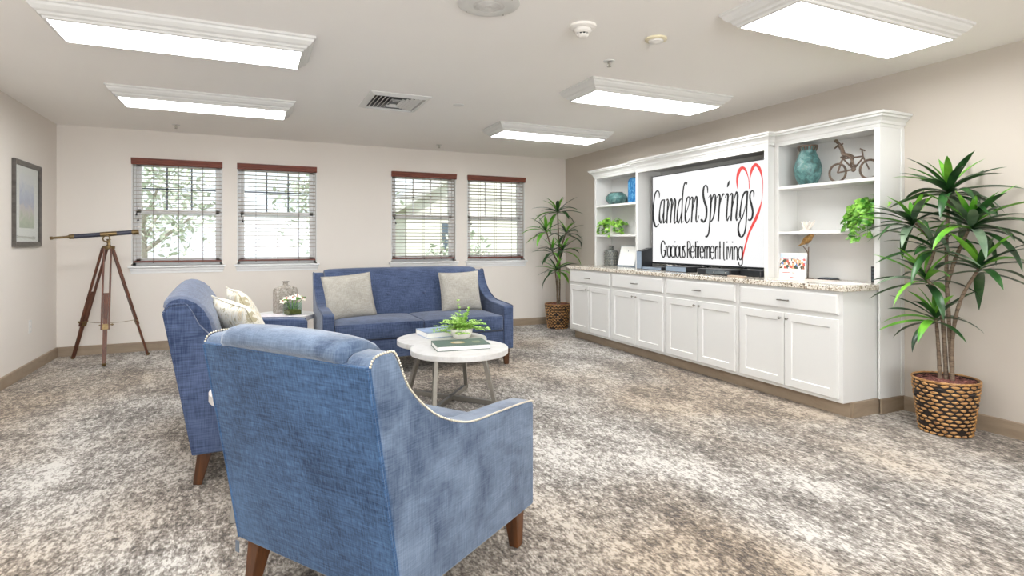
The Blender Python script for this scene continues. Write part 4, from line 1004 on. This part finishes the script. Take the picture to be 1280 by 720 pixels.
# bronze cyclist; local frame: u runs towards the viewer end (-y), w is up, x is depth
t = thing('cyclist_sculpture', 'bronze sculpture of a figure riding a bicycle on the top shelf of the near bookcase', 'sculpture', (4.16, 2.85, S1))
def BP(y, z, x=0): return Vector((x, y - 2.85, z - S1))
wr = .069
for wy, wz in ((2.978, 1.756), (2.728, 1.756)):
    g = G(); g.tube([BP(wy + wr * math.cos(a * PI / 16), wz + wr * math.sin(a * PI / 16)) for a in range(32)], .0085, 8, closed=True)
    for a in range(16): g.box(BP(wy + (wr + .004) * math.cos(a * PI / 8), wz + (wr + .004) * math.sin(a * PI / 8)) - Vector((.006, .003, .003)), BP(wy + (wr + .004) * math.cos(a * PI / 8), wz + (wr + .004) * math.sin(a * PI / 8)) + Vector((.006, .003, .003)), rot=(a * PI / 8, 0, 0))
    g.make('wheel', M['bronze'], t, smooth=True)
g = G(); T = lambda *p, r=.0065: g.tube([BP(*q) for q in p], r, 8)
T((2.978, 1.756), (2.935, 1.862)); T((2.978, 1.756), (2.849, 1.768)); T((2.935, 1.862), (2.849, 1.768)); T((2.935, 1.858), (2.773, 1.858)); T((2.849, 1.768), (2.773, 1.848)); T((2.728, 1.756), (2.775, 1.856), (2.782, 1.905), r=.0055)
T((2.797, 1.918), (2.760, 1.897), r=.005); T((2.95, 1.872), (2.915, 1.870), r=.009)
g.ball(BP(2.849, 1.768), .020, 14, sc=(.35, 1, 1)); T((2.978, 1.756), (2.955, 1.835), (2.935, 1.862), r=.004)
g.make('bicycle_frame', M['bronze'], t, smooth=True)
# rider: one continuous skinned body
me = bpy.data.meshes.new('rider'); J = [BP(2.932, 1.885), BP(2.938, 1.925), BP(2.955, 1.965), BP(2.966, 1.982), BP(2.985, 2.000), BP(2.985, 1.968, .012), BP(3.018, 1.952, .016), BP(2.940, 1.968, -.012), BP(2.918, 1.974, -.018),
     BP(2.895, 1.884, .015), BP(2.862, 1.868, .016), BP(2.882, 1.810, .017), BP(2.872, 1.790, .018), BP(2.845, 1.788, .018), BP(2.895, 1.882, -.015), BP(2.858, 1.860, -.016), BP(2.836, 1.800, -.017), BP(2.806, 1.790, -.018)]
E_ = [(0, 1), (1, 2), (2, 3), (3, 4), (2, 5), (5, 6), (2, 7), (7, 8), (0, 9), (9, 10), (10, 11), (11, 12), (12, 13), (0, 14), (14, 15), (15, 16), (16, 17)]
me.from_pydata([tuple(v) for v in J], E_, []); rd = bpy.data.objects.new('rider', me); COL.objects.link(rd); rd.parent = t; me.materials.append(M['bronze'])
rr = [.014, .012, .013, .007, .012, .006, .005, .006, .005, .012, .009, .006, .006, .006, .012, .009, .006, .006]
rr = [q * 1.3 for q in rr]
sk = rd.modifiers.new('skin', 'SKIN'); sk.use_smooth_shade = True
for i, v in enumerate(me.skin_vertices[0].data): v.radius = (rr[i], rr[i]); v.use_root = (i == 0)
rd.modifiers.new('sub', 'SUBSURF').levels = 2; rd.modifiers['sub'].render_levels = 2
g = G(); g.ball(BP(2.990, 2.006), .016, 12, sc=(1, 1, .9)); g.make('riders_hair', M['bronze'], t, smooth=True)

t = thing('coral_piece', 'small white coral or shell piece on the middle shelf of the near bookcase', 'coral', (4.15, 3.245, S2))
g = G(); rnd = random.Random(4)
for k in range(26):
    a = rnd.uniform(0, 2 * PI); L = rnd.uniform(.045, .09); sp = rnd.uniform(.2, 1)
    g.tube([(0, 0, .006), (math.cos(a) * L * sp * .5, math.sin(a) * L * sp * .6, L * .45), (math.cos(a) * L * sp * .8, math.sin(a) * L * sp * 1.2, L)], [.010, .008, .004], 6)
g.lathe([(.05, 0), (.045, .008), (.01, .02)], 14)
g.make('branches', M['coral'], t, smooth=True)
g = G(); g.box((-.03, -.06, 0), (.03, .06, .004)); o = g.make('paper_card', M['paper'], None); o.location = (4.12, 2.98, S2); tag(o, 'small white paper card lying flat on the middle shelf of the near bookcase', 'card')

# trailing plants
def trailing(name, label, loc, potr, poth, mat, seed, strands, R0, down=.0, bias=(0, 0), n_top=60, ls=(.028, .045)):
    rnd = random.Random(seed)
    t = thing(name, label, 'potted plant', loc)
    g = G(); g.lathe([(potr * .68, 0), (potr * .72, .003), (potr, poth), (potr * .93, poth), (potr * .88, poth - .012), (.004, poth - .014)], 32); g.make('pot', M['ceramic'], t, smooth=True)
    gs = G(); gl = G()
    def leaf(p, d, s):
        d = d.normalized(); up = Vector((rnd.uniform(-.9, .9) - .6, rnd.uniform(-.9, .9), rnd.uniform(.1, 1))).normalized(); x = d.cross(up).normalized(); nn = x.cross(d).normalized()
        pts = [p, p + d * s * .10 + x * s * .38 + nn * s * .08, p + d * s * .42 + x * s * .46 + nn * s * .05, p + d * s * .75 + x * s * .22, p + d * s * 1.05 - nn * s * .08, p + d * s * .75 - x * s * .22, p + d * s * .42 - x * s * .46 + nn * s * .05, p + d * s * .10 - x * s * .38 + nn * s * .08]
        vs = [gl.b.verts.new(q) for q in pts]
        for f in ((0, 1, 2, 3, 4), (0, 4, 5, 6, 7)): gl.b.faces.new([vs[i] for i in f])
    for k in range(n_top):
        a = rnd.uniform(0, 2 * PI); q = rnd.uniform(0, 1) ** .6; p = Vector((math.cos(a) * q * R0 * .9, math.sin(a) * q * R0, poth + rnd.uniform(.0, .085) * (1.25 - q)))
        gs.tube([(p.x * .3, p.y * .3, poth - .02), tuple(p)], .0012, 4)
        leaf(p, Vector((math.cos(a) - .3, math.sin(a), rnd.uniform(-.5, .4))), rnd.uniform(*ls))
    for (a, L, z1) in strands:
        d = Vector((math.cos(a), math.sin(a), 0)); pts = []
        for i in range(12):
            u = i / 11; pts.append(d * (potr * .6 + (L) * math.sin(min(u * 1.7, PI / 2))) + Vector((0, 0, poth + .03 * math.sin(u * PI) - (poth - z1) * max(0, u - .3) / .7)))
        gs.tube(pts, .0013, 4)
        for i in range(1, 12):
            for s in range(2):
                dd = Vector((-d.y, d.x, 0)) * (1 if (i + s) % 2 else -1) * .8 + d * .4 + Vector((-.2, 0, -.5 + rnd.uniform(-.3, .3)))
                leaf(pts[i] + Vector((rnd.uniform(-.008, .008),) * 3), dd, rnd.uniform(ls[0] * .8, ls[1] * .9))
    gs.make('stems', M['stem'], t); gl.make('foliage', mat, t)
    return t
trailing('ivy_plant', 'bright green ivy spilling over the middle shelf of the near bookcase', (4.150, 2.690, S2), .062, .165, M['ivy'], 11,
         [(PI, .10, .03), (PI + .35, .12, -.03), (PI - .4, .12, -.05), (PI - .75, .14, .02), (PI / 2 + .35, .10, .05), (PI - .1, .13, -.06), (PI + .75, .03, .05)], .085, n_top=50, ls=(.05, .072))
trailing('pothos_plant', 'bright green pothos in a white square pot on the middle shelf of the far bookcase', (4.150, 5.990, 1.3052), .085, .135, M['pothos'], 12,
         [(PI / 2 + .55, .15, .03), (PI / 2 + .25, .10, .03), (-PI / 2 - .5, .18, .05), (-PI / 2 - .25, .22, .02), (-PI / 2 - .9, .16, .0)], .155, n_top=58, ls=(.044, .062))

# bird on a post, print, booklets
t = thing('bird_figurine', 'gilt bird figurine perched on a thin branch stand in the near bookcase', 'figurine', (4.13, 3.215, Z))
g = G(); body = [((0, .092, .268), .002), ((0, .075, .275), .006), ((0, .055, .285), .010), ((0, .035, .30), .022), ((0, .010, .317), .031), ((0, -.014, .335), .028), ((0, -.030, .352), .020), ((0, -.042, .366), .019), ((0, -.053, .370), .013), ((0, -.060, .367), .005), ((0, -.074, .360), .001)]
g.tube([b[0] for b in body], [b[1] for b in body], 14, flat=(.8, 1)); g.make('bird_body', M['bird'], t, smooth=True)
g = G()
for s in (-1, 1): g.tube([(s * .008, .005, .30), (s * .007, .006, .268)], .002, 6)
g.make('bird_legs', M['bronze'], t)
g = G(); g.tube([(0, .0, .004), (.002, -.002, .12), (-.002, -.006, .205), (0, -.008, .262)], [.005, .0045, .0045, .005], 8); g.tube([(0, -.006, .20), (0, .018, .24), (0, .04, .262), (0, .05, .268)], [.004, .005, .004, .002], 8)
g.lathe([(.045, 0), (.045, .006), (.004, .010)], 24); g.make('branch_stand', M['bronze'], t, smooth=True)
t = thing('greeting_print', 'colourful village picture card leaning in the near bookcase behind the bird stand', 'card', (4.05, 3.305, Z))
g = G(); g.box((-.002, -.126, 0), (.002, .126, .212), rot=(0, R(6), 0), about=(0, 0, 0)); g.make('card', M['paper'], t)
g = G(); g.box((-.004, -.119, .080), (-.0022, .119, .206), rot=(0, R(6), 0), about=(0, 0, 0)); g.make('picture', M['village'], t)
g = G()
for a_, b_ in ((.02, .09), (-.03, .0)): g.box((-.0035, a_, .045), (-.0022, b_, .050), rot=(0, R(6), 0), about=(0, 0, 0))
g.box((-.0035, -.02, .0022), (-.0022, .012, .012), rot=(0, R(6), 0), about=(0, 0, 0)); g.make('printed_lines', M['red'], t)
t = thing('booklet_stack', 'small dark booklets lying flat beside the bird stand in the near bookcase', 'booklets', (4.22, 3.10, Z))
g = G(); g.box((-.05, -.06, 0), (.05, .06, .008)); g.make('lower_booklet', M['dark'], t)
g = G(); g.box((-.045, -.055, .008), (.045, .045, .015)); g.make('upper_booklet', M['grey'], t)
t = thing('upright_holder', 'thin dark upright object standing inside the near side of the near bookcase', 'holder', (4.20, 2.682, Z))
g = G(); g.box((-.006, -.055, 0), (.006, .055, .12)); g.make('panel', M['dark'], t, bevel=.002)
g = G()
for k in range(4): g.box((-.009, -.048, .015 + k * .026), (-.006, .048, .028 + k * .026))
g.make('raised_bars', M['gloss'], t)
g = G(); g.box((-.14, -.19, 0), (.14, .19, .0025)); o = g.make('leaflet', simple('leaflet_print', (232, 214, 204), .5, 0, .1, 16)); o.location = (3.98, 3.12, Z); o.rotation_euler = (0, 0, R(8)); tag(o, 'printed leaflet lying flat on the worktop below the village card', 'leaflet', )
g = G(); g.box((-.11, -.14, 0), (.11, .14, .0025)); o = g.make('leaflet', M['paper']); o.location = (3.93, 2.78, Z); o.rotation_euler = (0, 0, R(-12)); tag(o, 'plain white leaflet lying flat at the near end of the worktop', 'leaflet')

# ------------------------------------------------------------------ decor on the far bookcase
t = thing('squat_teal_pot', 'squat round teal pot on the top shelf of the far bookcase', 'pot', (4.165, 5.945, S1))
g = G(); g.lathe([(.09, 0), (.10, .004), (.145, .04), (.168, .075), (.160, .10), (.12, .135), (.098, .148), (.088, .146), (.10, .12), (.01, .11)], 44, sx=.70); g.make('body', M['teal'], t, smooth=True)
g = G(); g.tube([(.094 * .70 * math.cos(a * PI / 16), .094 * math.sin(a * PI / 16), .149) for a in range(32)], .005, 8, closed=True); g.make('dark_rim', M['bronze'], t, smooth=True)
t = thing('blue_slab_vase', 'bright blue arched slab vase beside the squat pot on the far bookcase', 'vase', (4.16, 5.565, S1))
arch = [(-.09, 0), (.09, 0), (.09, .255)] + [(.09 * math.cos(a * PI / 10), .255 + .05 * math.sin(a * PI / 10)) for a in range(1, 10)] + [(-.09, .255)]
g = G(); g.prism(arch, 0, -.035, .035); g.make('body', M['bluegl'], t, bevel=.01, seg=3)
g = G(); g.lathe([(.016, .300), (.018, .308), (.012, .309), (.001, .304)], 18); g.make('opening', M['dark'], t)
t = thing('patterned_bottle', 'dark patterned bottle vase on the worktop inside the far bookcase', 'vase', (4.165, 6.055, Z))
g = G(); g.lathe([(.078, 0), (.086, .006), (.088, .10), (.086, .17), (.070, .192), (.030, .20), (.026, .225), (.033, .252), (.026, .252), (.02, .22), (.004, .2)], 36); g.make('body', M['bottle'], t, smooth=True)
g = G()
for z in (.03, .065, .10, .135, .165):
    for k in range(18):
        a = k * PI / 9 + (z * 30); g.ball((.0875 * math.cos(a), .0875 * math.sin(a), z), .009, 6, sc=(.5, .9, .9) if abs(math.cos(a)) > .7 else (.9, .5, .9))
g.make('relief_pattern', M['nickel'], t)
t = thing('framed_sheet', 'white sheet in a blue-grey tilted frame on the worktop inside the far bookcase', 'picture frame', (4.13, 5.69, Z), R(4))
g = G(); g.box((-.006, -.165, 0), (.006, .165, .262), rot=(0, R(14), 0), about=(0, 0, 0)); g.make('frame', M['slate'], t, bevel=.002)
g = G(); g.box((-.010, -.152, .016), (-.006, .152, .25), rot=(0, R(14), 0), about=(0, 0, 0)); g.make('sheet', M['mat'], t)
g = G(); g.bar((.045, 0, .2), (.10, 0, .004), .03, .004, up=(0, 1, 0)); g.make('easel_back', M['grey'], t)

# ------------------------------------------------------------------ dracaena plants in wicker baskets
def dracaena(label, loc, heads, canes, seed, r=.185, hgt=.34):
    rnd = random.Random(seed)
    t = thing('potted_dracaena', label, 'potted plant', loc, 0, 'dracaena plants in wicker baskets')
    g = G(); g.lathe([(r * .70, 0), (r * .74, .004), (r * .96, hgt - .004), (r * .96, hgt), (r * .90, hgt), (r * .88, hgt - .03), (.004, hgt - .035)], 40); bk = g.make('basket', M['wickd'], t, smooth=True)
    g = G(); rows = 14
    for j in range(rows):
        z = .012 + (hgt - .03) * j / (rows - 1); rad = r * (.74 + .22 * z / hgt); n = 20
        for k in range(n):
            a = 2 * PI * (k + .5 * (j % 2)) / n + rnd.uniform(-.02, .02)
            if rnd.random() < .01: continue
            L = PI / n * rad * rnd.uniform(.72, .92); hh = (hgt / rows) * .36
            c = Vector((math.cos(a) * rad, math.sin(a) * rad, z)); tg = Vector((-math.sin(a), math.cos(a), 0)); nr = Vector((math.cos(a), math.sin(a), 0))
            tt = rnd.uniform(-.08, .08)
            mi = 0 if rnd.random() < .95 else 1
            pr = [(-1, .2, -.004), (-.5, .8, .003), (0, 1, .006), (.5, .8, .003), (1, .2, -.004)]
            g.loft([[c + tg * L * u + nr * (q + dx) + Vector((0, 0, hh * v * dz + tt * L * u)) for dx, dz in ((.0, -1), (.003, -.5), (.004, 0), (.003, .5), (.0, 1), (-.004, 0))] for u, v, q in pr], mi=mi)
    g.make('weave', [M['wick'], M['wickd']], bk, smooth=True)
    g = G()
    for q in range(3):
        g.tube([((r * .965) * math.cos(a * PI / 24), (r * .965) * math.sin(a * PI / 24), hgt + .001 + .004 * math.sin(a * 2.1 + q * 2.1)) for a in range(48)], .0055, 6, closed=True)
    g.make('rim', M['wick'], bk, smooth=True)
    g = G()
    g.lathe([(r * .89, hgt - .028), (r * .6, hgt - .012), (r * .2, hgt - .006), (.002, hgt - .005)], 30, cap=False)
    for k in range(260):
        a = rnd.uniform(0, 2 * PI); q = r * .86 * math.sqrt(rnd.random()); b = rnd.uniform(0, PI); L = rnd.uniform(.02, .045)
        c = Vector((q * math.cos(a), q * math.sin(a), hgt - .014 + rnd.uniform(0, .014))); d = Vector((math.cos(b), math.sin(b), rnd.uniform(-.15, .3))) * L / 2
        g.tube([c - d, c + Vector((0, 0, .003)), c + d], .0016, 3)
    o = g.make('mulch', M['mulch'], t); 
    for pts in canes:
        P = spline(pts, 6); g = G(); m = len(P)
        rad = []
        for i, p in enumerate(P): rad.append((.0125 - .004 * i / m) * (1.12 if i % 2 else .94))
        g.tube(P, rad, 10); g.make('cane', M['cane'], t, smooth=True)
    for hx, hy, hz, n, Lm, tilt_, yl in heads:
        g = G(); c0 = Vector((hx, hy, hz))
        for k in range(n):
            q = k / max(1, n - 1)                 # 0 = inner young leaf, 1 = oldest
            a = k * 2.39996 + rnd.uniform(-.25, .25)
            el = R(66) - q * R(72) + rnd.uniform(-.12, .12)
            L = Lm * (.50 + .55 * math.sin(min(1, q * 1.5 + .15) * PI / 2)) * rnd.uniform(.85, 1.12)
            W = Lm * rnd.uniform(.064, .084) * (.75 + .3 * q)
            dxy = Vector((math.cos(a) + tilt_[0], math.sin(a) + tilt_[1], 0)); dxy.normalize()
            side = Vector((-dxy.y, dxy.x, 0)); droop = rnd.uniform(.45, 1.25) * (.5 + q * .8)
            base = c0 + Vector((0, 0, -.05 * q)); rows_ = []
            m = 9; p = base.copy(); e = el; tw = rnd.uniform(-.5, .5)
            for i in range(m + 1):
                u = i / m
                w = W * (math.sin(PI * min(1, u * .9 + .12)) ** .75) if u < 1 else .0006
                if u == 0: w = W * .35
                d = dxy * math.cos(e) + Vector((0, 0, math.sin(e))); up = -dxy * math.sin(e) + Vector((0, 0, math.cos(e)))
                sd = side * math.cos(tw * u) + up * math.sin(tw * u)
                rows_.append((p - sd * w + up * w * .35, p.copy(), p + sd * w + up * w * .35))
                p = p + d * L / m; e -= droop / m
            # keep leaves on the room side of the walls
            vr = [[g.b.verts.new((min(q_.x, XR - .012 - loc[0]), min(q_.y, YB - .012 - loc[1]), q_.z)) for q_ in r3] for r3 in rows_]
            mi = 1 if (q < .22 or rnd.random() < yl) else (2 if rnd.random() < .18 else 0)
            for ra, rb in zip(vr[:-1], vr[1:]):
                for s in (0, 1): g.b.faces.new((ra[s], ra[s + 1], rb[s + 1], rb[s])).material_index = mi
        g.make('leaf_cluster', [M['leafd'], M['leafl'], M['leafg']], t, smooth=True, autos=70)
    return t
def W2L(o, X, Y, Z_): return (X - o[0], Y - o[1], Z_)
PR = (4.05, 2.16, 0); PL = (3.93, 7.03, 0)
LR = lambda x, y, z: W2L(PR, x, y, z); LL = lambda x, y, z: W2L(PL, x, y, z)
dracaena('large dracaena in a wicker basket at the right edge, beside the near bookcase', PR,
    [(*LR(4.05, 2.14, 1.56), 30, .36, (.0, -.05), .15), (*LR(3.98, 2.32, 1.36), 24, .33, (-.35, .25), .12), (*LR(4.02, 2.00, 1.33), 30, .37, (-.1, -.45), .12), (*LR(4.0, 2.20, 1.20), 18, .32, (-.3, .1), .05),
     (*LR(4.00, 1.95, 1.08), 17, .36, (-.1, -.5), .15), (*LR(3.99, 2.24, .99), 16, .34, (-.3, .4), .2), (*LR(4.02, 2.20, .74), 18, .32, (-.4, .2), .35)],
    [[LR(4.04, 2.185, .32), LR(4.03, 2.19, .52), LR(4.02, 2.20, .74)],
     [LR(4.07, 2.13, .32), LR(4.05, 2.14, .7), LR(4.06, 2.16, 1.1), LR(4.05, 2.14, 1.56)],
     [LR(4.05, 2.12, .32), LR(4.04, 2.115, .6), LR(4.02, 2.06, .85), LR(4.0, 1.95, 1.06)],
     [LR(4.06, 2.16, .32), LR(4.05, 2.175, .7), LR(4.02, 2.2, .9), LR(3.99, 2.24, 1.0), LR(4.0, 2.2, 1.2), LR(3.98, 2.32, 1.36)],
     [LR(4.05, 2.15, .95), LR(4.05, 2.10, 1.12), LR(4.02, 2.0, 1.33)]], 21)
dracaena('dracaena with dark strap leaves in a wicker basket in the back right corner', PL,
    [(*LL(3.93, 7.03, 1.66), 20, .36, (0, 0), .12), (*LL(3.74, 7.02, 1.38), 15, .34, (-.45, -.1), .3), (*LL(4.08, 7.05, 1.36), 14, .32, (.3, 0), .08), (*LL(3.97, 6.96, 1.12), 15, .34, (.1, -.3), .2),
     (*LL(3.82, 6.98, 1.10), 13, .30, (-.4, -.2), .15), (*LL(3.87, 6.96, .84), 18, .32, (-.2, -.3), .25)],
    [[LL(3.92, 7.02, .32), LL(3.91, 7.02, .6), LL(3.86, 6.98, .84)], [LL(3.94, 7.05, .32), LL(3.95, 7.05, .8), LL(3.96, 7.0, 1.12)],
     [LL(3.96, 7.03, .32), LL(3.97, 7.04, .9), LL(3.95, 7.04, 1.3), LL(3.93, 7.03, 1.66)], [LL(3.95, 7.04, .9), LL(3.84, 7.03, 1.1), LL(3.74, 7.02, 1.38)], [LL(3.96, 7.04, 1.0), LL(4.02, 7.05, 1.2), LL(4.08, 7.05, 1.36)]], 22)

# ------------------------------------------------------------------ camera, sun, added fill light, sky, view
cam = bpy.data.cameras.new('camera'); co = bpy.data.objects.new('camera', cam); COL.objects.link(co)
cam.sensor_width = 36; cam.lens = 711.08 / 1280 * 36; cam.shift_y = -(360 - 301.855) / 1280
cam.clip_start = .05; cam.clip_end = 200
co.location = (0, 0, CAMH); co.rotation_euler = (R(90), 0, -R(24.6213))
SC.camera = co
sn = bpy.data.lights.new('sun', 'SUN'); sn.energy = 2.2; sn.angle = R(2); sn.color = (1, .97, .92)
so = bpy.data.objects.new('sun', sn); COL.objects.link(so); so.location = (0, -12, 14); so.rotation_euler = (R(38), 0, R(-12))
# area lamp added outside window_5 to brighten ceiling and surfaces facing the viewer
dl = bpy.data.lights.new('fill_light', 'AREA'); dl.shape = 'RECTANGLE'; dl.size = 3.3; dl.size_y = 1.4; dl.energy = 135; dl.color = (.96, .97, 1)
do = bpy.data.objects.new('fill_light', dl); COL.objects.link(do); do.location = (.2, YF - .35, 1.3); do.rotation_euler = (R(90 + 30), 0, 0)
w = bpy.data.worlds.new('sky'); SC.world = w; w.use_nodes = True
bg = w.node_tree.nodes['Background']; bg.inputs[0].default_value = lin((238, 244, 250)); bg.inputs[1].default_value = .82
SC.view_settings.view_transform = 'Standard'; SC.view_settings.look = 'None'; SC.view_settings.gamma = 1
SC.view_settings.use_curve_mapping = False; SC.view_settings.exposure = 0.88
cy = SC.cycles
cy.max_bounces = 10; cy.diffuse_bounces = 6; cy.glossy_bounces = 4; cy.transmission_bounces = 6; cy.transparent_max_bounces = 12
cy.caustics_reflective = False; cy.caustics_refractive = False; cy.sample_clamp_indirect = 6
cy.use_denoising = True
